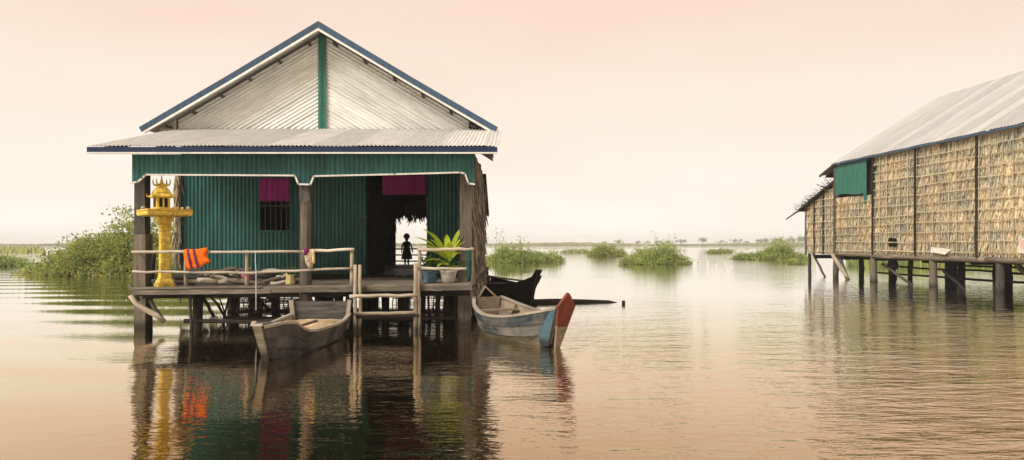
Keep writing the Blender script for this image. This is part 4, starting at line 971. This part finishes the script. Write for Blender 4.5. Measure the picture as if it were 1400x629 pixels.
# ------------------------------------------------------------------ the thatched hut on the right
hd = Vector((-.0768, 1, 0)).normalized(); hn = Vector((hd.y, -hd.x, 0))
H0 = Vector((15.27, 30.0, 0))
def HW(s, n, z): return H0 + hd * s + hn * n + Vector((0, 0, z))
hut = empty('thatched_hut', HW(-6, 5, 0), 'large thatched hut on stilts with tin roof and bamboo lattice walls', 'hut')
S0, S1, ZF, ZT = -15.5, 1.75, 1.22, 5.40
hrows = .36
def hut_panel(sa, sb, z0, zt0, zt1, inset=0.0, nm='wall_panel', vstep=.42):
    """thatch panel between sa (near) and sb (far); zt0/zt1 top heights at each"""
    mb = MB(); mb.plate([HW(sa, .06 + inset, z0), HW(sb, .06 + inset, z0), HW(sb, .06 + inset, zt1), HW(sa, .06 + inset, zt0)], hn * .04)
    panel = mb.build(nm, M['thatch'], hut)
    a, L = HW(sa, inset, 0), sb - sa; u = np.array(hd); nn = -np.array(hn)
    C, D, Ls, Ws = [], [], [], []
    zmax = max(zt0, zt1)
    for z in np.arange(z0 + .30, zmax + hrows, hrows * .5):
        n = int(L / .015); t = rng.uniform(0, L, n); top = np.interp(t, [0, L], [zt0, zt1])
        zz = np.minimum(z + rng.normal(0, .045, n), top); keep = (zz > z0 + .12) & (z < top + hrows * .6); t, zz = t[keep], zz[keep]; n = len(t)
        if not n: continue
        c = np.array(a)[None] + np.outer(t, u) + np.outer(rng.uniform(0.0, .05, n), nn); c[:, 2] = zz
        bunch = .18 * np.sin(t * 21 + z * 9)
        d = np.outer(rng.normal(0, .16, n) + bunch, u) + np.outer(rng.uniform(.04, .20, n), nn) + np.array([0, 0, -1])
        l = np.minimum(rng.uniform(.26, .50, n), zz - z0 + .06)
        C.append(c); D.append(d); Ls.append(l); Ws.append(rng.uniform(.035, .075, n))
    tag(np_mesh('thatch', blade_verts(np.concatenate(C), np.concatenate(D), np.concatenate(Ls), np.concatenate(Ws), nn + np.array([0, 0, .2])), 4, M['thatch'], panel), kind='stuff')
    nvs = max(2, int(L / vstep))
    for k in range(nvs + 1):
        t = (k + random.uniform(-.15, .15) * (0 < k < nvs)) / nvs; s = sa + L * t; tp = zt0 + (zt1 - zt0) * t
        mb = MB(); mb.beam(HW(s, inset - .128, z0 - random.uniform(0, .06)), HW(s + random.uniform(-.05, .05), inset - .128, tp - .02), .034, .016, up=tuple(hn)); mb.build('upright_strip', M['lattice'], panel)
    z = z0 + .10
    while z < zmax - .05:
        sa_, sb_ = sa, sb
        if z > min(zt0, zt1):
            tt = (z - zt0) / (zt1 - zt0); cut = sa + L * tt
            if zt1 < zt0: sb_ = cut
            else: sa_ = cut
        if abs(sb_ - sa_) > .2:
            zz = z + random.uniform(-.03, .03); mb = MB(); mb.beam(HW(sa_, inset - .146, zz), HW(sb_, inset - .146, zz + random.uniform(-.04, .04)), .018, .034, up=(0, 0, 1)); mb.build('cross_strip', M['lattice'], panel)
        z += hrows
    return panel
cuts = [S0, -13.0, -10.0, -7.0, -3.9, -1.2]
for a, b_ in zip(cuts[:-1], cuts[1:]): hut_panel(a + .05, b_ - .05, ZF, ZT - .05, ZT - .05)
hut_panel(-1.15, S1, ZF, PZ(266, 28.9), PZ(270, 31.4))
hut_panel(S1 + .04, 4.45, 1.15, 4.38, 3.50, .03)
# posts showing on the face of the wall
for s in cuts[1:] + [S1]:
    mb = MB(); mb.pole(HW(s, -.15, ZF - .06), HW(s, -.15, ZT - .03), .055, .01); mb.build('wall_post', M['wood_dark'] if s != S1 else M['wood_grey'], hut)
for s in (2.8, 3.65):
    zt = 4.35 - (s - 1.8) / 2.65 * .88; mb = MB(); mb.pole(HW(s, -.11, 1.1), HW(s, -.11, zt), .04, .01); mb.build('wall_post', M['wood_dark'], hut)
mb = MB(); mb.pole(HW(4.47, -.10, 1.05), HW(4.47, -.10, 3.5), .05, .01); mb.build('wall_post', M['wood_grey'], hut)
# green tin patch high on the wall, with the dark slot beside it
corr_sheet(HW(-.75, -.14, PZ(263, 29.4)), tuple(hd), (0, 0, 1), tuple(-hn), 2.45, 1, pitch=.10, amp=.012, name='tin_patch', mat=M['green_pale'], parent=hut, lf=lambda a: ZT - .16 - PZ(263, 29.4) - max(0, a - 1.9) * .12, start=lambda a: -.05 * math.sin(a * 2.5) - (.45 if a < .22 else 0), nseg=4)
mb = MB(); mb.plate([HW(-1.1, .12, 3.6), HW(S1, .12, 3.6), HW(S1, .12, ZT - .02), HW(-1.1, .12, ZT - .02)], hn * .03); mb.build('inner_screen', M['wood_dark'], hut)
# far end and other walls
HD = 9.9
for poly in ([HW(S1, .1, ZF), HW(S1, HD, ZF), HW(S1, HD, ZT), HW(S1, HD / 2, ZT + 2.9), HW(S1, .1, ZT)], [HW(S0, .1, ZF), HW(S0, HD, ZF), HW(S0, HD, ZT), HW(S0, HD / 2, ZT + 2.9), HW(S0, .1, ZT)]):
    mb = MB(); mb.plate(poly, hd * .05); mb.build('end_wall', M['thatch_grey'], hut)
mb = MB(); mb.plate([HW(S0, HD, ZF), HW(4.45, HD, ZF), HW(4.45, HD, 3.4), HW(S1, HD, 4.3), HW(S1, HD, ZT), HW(S0, HD, ZT)], hn * .05); mb.build('far_wall', M['thatch_grey'], hut)
mb = MB(); mb.plate([HW(4.5, .1, 1.15), HW(4.5, HD, 1.15), HW(4.5, HD, 3.4), HW(4.5, .1, 3.4)], hd * .05); mb.build('end_wall', M['thatch_grey'], hut)
mb = MB(); mb.plate([HW(S0, .04, ZF - .05), HW(4.4, .04, ZF - .05), HW(4.4, HD, ZF - .05), HW(S0, HD, ZF - .05)], (0, 0, .05)); mb.build('floor', M['wood_dark'], hut)
# tin roof: sheets down the slope
ov = -.28; RZ0 = ZT - .07; RX = HD / 2; RZ1 = 8.52
for side in (0, 1):
    s = S1 - .02; k = 0
    while s > S0 - .8:
        w = .82; e = HW(s - w, ov if side == 0 else HD - ov, RZ0 + .008 * (k % 2)); r_ = HW(s - w, RX, RZ1 + .008 * (k % 2)); vd = r_ - e
        nr = hd.cross(vd); nr = nr if nr.z > 0 else -nr
        corr_sheet(e, tuple(hd), vd, nr, w + .04, vd.length, pitch=.137, amp=.012, name='roof_sheet', mat=M['hut_tin'], parent=hut, nseg=4)
        s -= w; k += 1
mb = MB(); mb.beam(HW(S0 - .8, ov + .03, RZ0 - .05), HW(S1 + .05, ov + .03, RZ0 - .05), .04, .07); mb.build('eave_board', M['blue'], hut)
for k in range(24):
    s = S0 + .3 + k * .74; mb = MB(); mb.beam(HW(s, ov + .06, RZ0 - .06), HW(s, .3, RZ0 + .24), .07, .05); mb.build('rafter_end', M['lattice'], hut)
# tin skirt roof past the far gable, sloping away
e1 = HW(S1 - .05, ov, RZ0 - .04); vd = HW(S1 + 1.15, ov, PZ(239.5, 32.7)) - e1
for k in range(12):
    o_ = e1 + hn * (.82 * k) + Vector((0, 0, .006 * (k % 2))); corr_sheet(o_, tuple(hn), vd, hn.cross(vd) if hn.cross(vd).z > 0 else -hn.cross(vd), .85, vd.length, pitch=.137, amp=.012, name='skirt_roof_sheet', mat=M['hut_tin'], parent=hut)
mb = MB(); mb.beam(e1 + Vector((0, 0, -.05)) + hn * .04, e1 + vd + Vector((0, 0, -.05)) + hn * .04, .05, .09); mb.build('skirt_edge', M['wood_grey'], hut)
mb = MB(); mb.plate([e1 + hn * .3 - Vector((0, 0, .09)), e1 + hn * 9.9 - Vector((0, 0, .09)), e1 + vd + hn * 9.9 - Vector((0, 0, .09)), e1 + vd + hn * .3 - Vector((0, 0, .09))], (0, 0, .03)); mb.build('skirt_lining', M['wood_dark'], hut)
# palm roof of the lean-to, with ragged frond ends
la, lb = HW(S1, -.25, 4.50), HW(5.0, -.25, 3.30)
mb = MB(); mb.plate([la, HW(S1, HD, 4.50), HW(5.0, HD, 3.30), lb], (0, 0, .10)); mb.build('lean_to_roof', M['thatch_dark'], hut)
n = 120; t = rng.uniform(0, 1, n); C = np.array(la)[None] + np.outer(t, np.array(lb - la)) + rng.normal(0, .06, (n, 3))
tag(np_mesh('frond_ends', blade_verts(C, rng.normal(0, .35, (n, 3)) + np.array(hd) * .7 - np.array(hn) * .4 + np.array([0, 0, .15]), rng.uniform(.15, .45, n), rng.uniform(.03, .06, n), np.array([0, 0, 1.0])), 4, M['thatch_dark'], hut), kind='stuff')
for s, z in ((4.9, 3.26),):
    mb = MB(); mb.tube([HW(s - .9, -.2, z + .30), HW(s + .4, -.26, z - .08), HW(s + 1.25, -.3, z - .36)], [.05, .04, .03], 6); mb.build('roof_pole', M['wood_dark'], hut)
# floor beams
for sa, sb in ((S0, -7.2), (-7.3, -1.1), (-1.3, 1.7)):
    mb = MB(); mb.pole(HW(sa, -.02, ZF - .13 + (.05 if sb > 1 else 0)), HW(sb, -.02, ZF - .13 + (.05 if sb > 1 else 0)), .115, .015, 8, 8); mb.build('floor_beam', M['wood_brown'], hut, True)
for s in (-12, -9.5, -6.5, -4, -1, 1.5, 4):
    mb = MB(); mb.pole(HW(s, .1, ZF - .25), HW(s, HD, ZF - .25), .10, .02); mb.build('cross_beam', M['wood_dark'], hut)
# stilts and raking braces
def hstilt(px, ybase, n=None, r=.13, mat='wood_grey', top=None):
    Y = F * H / (ybase - HY); p = Vector((PX(px, Y), Y, 0)); 
    mb = MB(); mb.pole((p.x, p.y, -.6), (p.x, p.y, top or ZF - .18), r, .02, 9, 5); mb.build('stilt', M[mat], hut, True); return p
for s, r, mt in ((4.4, .085, 'wood_dark'), (2.0, .14, 'wood_grey'), (-.95, .15, 'wood_brown'), (-4.6, .15, 'wood_brown'), (-7.75, .15, 'wood_grey'), (-10.8, .15, 'wood_grey'), (-14, .15, 'wood_brown')):
    mb = MB(); mb.pole(HW(s, .08, -.6), HW(s, .05, ZF - .10), r, .02, 9, 5); mb.build('stilt', M[mt], hut, True)
for row in (2.6, 5.2, 7.8, 9.8):
    for s in (3.9, 1.5, -2.0, -5.2, -8.4, -11.6, -14.5):
        s += random.uniform(-.4, .4); mb = MB(); mb.pole(HW(s, row, -.6), HW(s, row, ZF - .2), random.uniform(.12, .20), .03, 8, 5); mb.build('stilt', M['wood_dark'], hut, True)
for (sa, za), (sb, zb), nn_, mt, r in (((4.3, 1.1), (2.9, -.15), .2, 'wood_grey', .06), ((2.1, 1.15), (.4, -.2), -.05, 'bamboo', .10), ((1.9, 1.15), (.9, -.2), .15, 'wood_grey', .09), ((-1.0, .75), (-3.3, -.1), .4, 'wood_grey', .06), ((-4.7, .6), (-6.0, -.1), .4, 'wood_dark', .06), ((-8, 1.0), (-9.4, -.1), .4, 'wood_grey', .09), ((-8, .8), (-9.0, -.1), 1.2, 'wood_dark', .07)):
    mb = MB(); mb.pole(HW(sa, nn_, za), HW(sb, nn_ - .1, zb), r, .015); mb.build('brace', M[mt], hut)
for n_, z in ((2.6, .55), (5.2, .62), (1.3, .30)):
    mb = MB(); mb.pole(HW(S0 + 1, n_ + .2, z), HW(1.4, n_ + .2, z), .05, .03, 6, 10); mb.build('tie_pole', M['wood_dark'], hut)
# things on the hut wall and under it
mb = MB(); mb.plate([HW(-2.25, -.135, PZ(325, 27.3) ), HW(-2.75, -.135, PZ(326, 27)), HW(-2.75, -.135, PZ(337, 27)), HW(-2.25, -.135, PZ(337, 27.3))], hn * .012); mb.build('dark_hole_plate', M['hole_shade'], hut)  # flat plate over the thatch, hole shade painted as near-black colour
mb = MB(); mb.plate([HW(-4.8, -.17, PZ(338, 25.3)), HW(-5.4, -.19, PZ(339, 25)), HW(-5.9, -.21, PZ(341, 24.6)), HW(-5.6, -.22, PZ(348, 24.7)), HW(-5.2, -.2, PZ(346, 25)), HW(-4.8, -.18, PZ(345, 25.3))], hn * .02)
tag(mb.build('white_board', M['paper']), 'bent white board stuck at the foot of the lattice wall', 'board')
mb = MB(); mb.plate([HW(-8.75, -.16, PZ(323, 21.7)), HW(-10.2, -.17, PZ(321, 20.6)), HW(-10.2, -.17, PZ(346, 20.6)), HW(-8.75, -.16, PZ(346, 21.7))], hn * .015)
tag(mb.build('printed_sheet', M['print']), 'printed pale sheet fixed low on the lattice wall at the right edge', 'sheet')
pb_ = P(1237, 355, 28.2); mb = MB(); mb.lathe([(.02, .62), (.04, .52), (.17, .34), (.24, .16), (.20, .02), (.06, -.05)], (pb_.x, pb_.y + .9, .52), 11)
tag(mb.build('hanging_bag', M['black'], None, True), 'black plastic bag hanging under the thatched hut floor', 'bag')

# ------------------------------------------------------------------ vegetation
def bush(name, label, cx, cy, rx, ry, h, nc, nl, size, mat='leaf', spread=.38, reach=1.0, cat='bush', group=None, stems=26, pw=1.7, up=.35, zfloor=.05, seed=0, prof=None):
    r0 = np.random.default_rng(seed + 11); e = empty(name, (cx, cy, 0), label, cat, group)
    th = r0.uniform(0, 6.283, nc); rr = np.sqrt(r0.uniform(0, 1, nc)); ux, uy = rr * np.cos(th), rr * np.sin(th)
    top = h * (1 - rr ** pw) * r0.uniform(.45, 1.15, nc)
    if prof is not None: top = top * np.interp(ux, [p[0] for p in prof], [p[1] for p in prof])
    zz = np.maximum(zfloor, top * r0.uniform(0, 1, nc) ** .45)
    Cc = np.c_[cx + rx * ux, cy + ry * uy, zz]
    C = np.repeat(Cc, nl, 0) + r0.normal(0, 1, (nc * nl, 3)) * np.array([spread, spread, spread * .55])
    C[:, 2] = np.maximum(C[:, 2], .02)
    out_ = C - np.array([cx, cy, -h * .3]); D = unit(out_) * .5 + r0.normal(0, .7, C.shape) + np.array([0, 0, up])
    n = len(C)
    tag(np_mesh('crown', leaf_verts(C, D, r0.uniform(.6, 1.3, n) * size, r0.uniform(.35, .6, n) * size), 4, M[mat], e), kind='stuff')
    order = np.argsort(-zz)[:stems]
    for k in order:
        b_ = Vector((cx + rx * ux[k] * .45 + r0.normal(0, .1), cy + ry * uy[k] * .45, -.2)); t = Vector(Cc[k]); m_ = b_.lerp(t, .5) + Vector((0, 0, .12 * h))
        mb = MB(); mb.tube([b_, m_, t], [.012 * h + .006, .008 * h + .005, .005], 5); mb.build('stem', M['stem'], e)
    return e
# the large bush left of the house
bush('lake_bush', 'large spreading green bush standing in the water left of the house', -20.9, 36.6, 4.7, 2.6, 2.75, 330, 80, .18, prof=[(-1, .35), (-.75, .5), (-.5, .78), (-.35, .72), (-.1, 1.0), (.15, 1.12), (.4, .98), (.7, 1.1), (1, .9)], stems=90, spread=.34, pw=3.2, seed=1)
bush('lake_bush', 'green bush seen between the yellow shrine and the green wall', -17.9, 38.0, 1.7, 1.6, 2.9, 110, 80, .18, stems=40, pw=3.0, seed=2)
mats = [('low green floating plant mat at the left edge of the picture', -37.2, 49.5, 2.2, 1.2, .6, 70, 60, 3, 'leaf_mat'),
        ('shaggy green floating island beside the house thatch, with tall sprays', 0.1, 58.8, 2.3, 1.5, 1.6, 120, 80, 4, 'leaf_mat'),
        ('low green trailing end of the plant island beside the house', 2.9, 61.5, 1.5, 1.0, 1.0, 60, 60, 5, 'leaf_mat'),
        ('dark green round plant clump far out on open water', 12.4, 89, 2.3, 1.5, 1.55, 90, 70, 6, 'leaf'),
        ('bright green floating island in the open water between house and hut', 11.6, 55, 2.2, 1.4, 1.75, 140, 80, 7, 'leaf_mat'),
        ('low green fringe on the left foot of the floating island', 9.7, 53.6, .9, .6, .45, 40, 60, 8, 'leaf_mat'),
        ('green reedy floating island close to the left end of the hut', 27.0, 69, 2.6, 1.5, 1.7, 130, 80, 9, 'leaf_mat'),
        ('thin floating weed patch in front of the reedy island', 22.4, 54.5, .9, .5, .14, 25, 40, 10, 'leaf_mat'),
        ('tiny dark weed patch on the far open water', 33.6, 112, 1.6, .9, .6, 25, 40, 12, 'leaf'),
        ('second tiny weed patch far out, right of the dark one', 36.6, 118, 1.8, .9, .5, 25, 40, 13, 'leaf_mat'),
        ('low trailing weed at the left foot of the reedy island', 24.2, 70, 1.4, .8, .7, 40, 50, 14, 'leaf_mat'),
        ('sparse weed patch between the house island and the dark clump', 11.5, 118, 3.0, 1.2, .5, 25, 30, 15, 'leaf_mat')]
for lab, x, y, rx, ry, h, nc, nl, sd_, mt in mats:
    bush('floating_plants', lab, x, y, rx, ry, h, nc, nl, .19 * (1 + max(0, y - 60) / 120), mt, .26 + .05 * (rx > 2), cat='water plants', group='floating plant islands', stems=10, pw=2.6, up=.7, seed=sd_, prof=[(t_, max(.28, min(1.25, .85 - .35 * abs(t_) + .38 * math.sin(sd_ * 7.1 + t_ * 6.3) * random.uniform(.5, 1)))) for t_ in np.linspace(-1, 1, 9)])
# tall sprays rising from two islands
def spray(x, y, h, n, label, w=1.2, seed=0):
    r0 = np.random.default_rng(seed); e = empty('reed_spray', (x, y, 0), label, 'reeds', 'tall sprays on the islands')
    C, D = [], []
    for k in range(n):
        p0 = Vector((x + r0.normal(0, w * .25), y + r0.normal(0, .3), 0)); p1 = p0 + Vector((r0.normal(0, w * .5), r0.normal(0, .2), h * r0.uniform(.6, 1)))
        mb = MB(); m_ = p0.lerp(p1, .6) + Vector((r0.normal(0, .1), 0, .1 * h)); mb.tube([p0, m_, p1], [.022, .016, .008], 4); mb.build('stalk', M['leaf_mat'], e)
        for t in np.linspace(.45, 1, 12): C.append(np.array(p0.lerp(p1, t)) + r0.normal(0, .08, 3)); D.append(r0.normal(0, 1, 3))
    tag(np_mesh('leaves', leaf_verts(np.array(C), np.array(D), r0.uniform(.15, .35, len(C)), .08), 4, M['leaf_mat'], e), kind='stuff')
spray(-1.0, 57.5, 3.0, 6, 'thin tall spray of stalks next to the house thatch', 1.0, 1)
spray(.75, 58.3, 2.6, 6, 'second thin spray of stalks on the island beside the house', .7, 2)
spray(12.2, 55, 2.7, 5, 'tall thin stalks rising from the bright green floating island', 1.2, 3)
spray(27.5, 69.5, 2.7, 6, 'tall thin stalks rising from the reedy island by the hut', 1.6, 4)
# reeds standing behind and under the hut
n = 9000; C = np.c_[rng.uniform(24, 62, n), rng.uniform(47, 60, n), np.zeros(n)]
C = C[(C[:, 0] > 0.49 * C[:, 1])]; n = len(C)
hgt = 1.0 + .6 * np.sin(C[:, 0] * .7) * np.cos(C[:, 1] * .5) + rng.uniform(-.3, .5, n)
tag(np_mesh('reed_bed', blade_verts(C, np.c_[rng.normal(0, .18, (n, 2)), np.ones(n)], hgt, rng.uniform(.06, .16, n), np.array([0, -1, .2])), 4, M['leaf_mat']), 'green reed bed standing in the water behind the thatched hut', 'reeds', kind='stuff')

# far shore
def strip(name, x0, x1, y0, y1, z): 
    mb = MB(); k = 60; Pg = []
    for i in range(k + 1):
        x = x0 + (x1 - x0) * i / k; a = y0 + 10 * math.sin(i * 1.3) + 6 * math.sin(i * .37)
        Pg.append([(x, a, -.2), (x, a + 4, z), (x, y1, z)])
    mb.grid(Pg); return tag(mb.build(name, M['mud']), kind='structure')
strip('far_shore', -700, 900, 470, 640, .4)
n = 26000; C = np.c_[rng.uniform(-640, 820, n), rng.uniform(468, 520, n), np.full(n, .1)]
tag(np_mesh('shore_reeds', blade_verts(C, np.c_[rng.normal(0, .3, (n, 2)), np.ones(n)], rng.uniform(.8, 2.0, n) * (1 + .3 * np.sin(C[:, 0] * .04)), rng.uniform(.6, 1.6, n), np.array([0, -1, 0])), 4, M['grass_far']), 'pale green reed belt along the far shore', 'reeds', kind='stuff')
n = 5000; C = np.c_[rng.uniform(-170, -78, n), rng.uniform(118, 150, n), np.full(n, 0.0)]; C = C[C[:, 0] < -.70 * C[:, 1] + 2 * np.sin(C[:, 1])]; n = len(C)
tag(np_mesh('reed_bank', blade_verts(C, np.c_[rng.normal(0, .3, (n, 2)), np.ones(n)], rng.uniform(.5, 1.25, n), rng.uniform(.2, .5, n), np.array([0, -1, 0])), 4, M['grass_far']), 'pale green reed bank at the left edge near the horizon', 'reeds', kind='stuff')
fx = [(847, 4.0), (872, 3.2), (884, 3.0), (898, 3.6), (915, 3.2), (930, 4.2), (961, 5.2), (985, 3.4), (1007, 4.4), (1036, 4.6), (1049, 5.0), (1064, 5.4), (1080, 5.2), (1092, 6.6), (1102, 7.0), (826, 2.8), (805, 2.4), (780, 2.2), (1020, 3.2)]
fx.sort(key=lambda t: -t[0])
nth = 'first second third fourth fifth sixth seventh eighth ninth tenth eleventh twelfth thirteenth fourteenth fifteenth sixteenth seventeenth eighteenth nineteenth'.split()
for k, (px, hpx) in enumerate(fx):
    Y = 500 + (k * 37) % 60; x = PX(px, Y); h = hpx / F * Y * 1.9; r0 = np.random.default_rng(100 + k)
    e = empty('shore_tree', (x, Y, .4), '%s hazy far shore tree counting leftwards from the thatched hut' % nth[k], 'tree', 'trees along the far shore')
    w = h * r0.uniform(.7, 1.2); nn = 240
    cc = np.c_[r0.normal(0, w * .42, 9), r0.normal(0, w * .3, 9), h * r0.uniform(.5, .85, 9)]
    C = np.repeat(cc, nn // 9 + 1, 0); C = C + r0.normal(0, h * .12, C.shape) + np.array([x, Y, .4])
    tag(np_mesh('crown', leaf_verts(C, r0.normal(0, 1, C.shape), h * .16, h * .1), 4, M['leaf_far'], e), kind='stuff')
    mb = MB(); mb.tube([(x, Y, .2), (x + .1, Y, h * .4), (x, Y, h * .7)], [.22, .16, .06], 6); mb.build('trunk', M['stem'], e)

# ------------------------------------------------------------------ haze: one closed box of thin, even air
mb = MB(); a0, a1 = (-1500, -120, -1.0), (1500, 900, 10.5)
vs = [(x, y, z) for z in (a0[2], a1[2]) for x, y in ((a0[0], a0[1]), (a1[0], a0[1]), (a1[0], a1[1]), (a0[0], a1[1]))]
mb.add(vs, [(3, 2, 1, 0), (4, 5, 6, 7), (0, 1, 5, 4), (1, 2, 6, 5), (2, 3, 7, 6), (3, 0, 4, 7)])
hm = bpy.data.materials.new('haze_air'); hm.use_nodes = True; hm.node_tree.nodes.remove(hm.node_tree.nodes['Principled BSDF'])
pv_ = hm.node_tree.nodes.new('ShaderNodeVolumePrincipled'); pv_.inputs['Color'].default_value = (1.0, 0.98, 0.93, 1); pv_.inputs['Density'].default_value = 0.0008
hm.node_tree.links.new(pv_.outputs[0], hm.node_tree.nodes['Material Output'].inputs['Volume'])
haze = mb.build('haze', hm); tag(haze, 'thin pale haze over the lake', 'haze', kind='stuff')
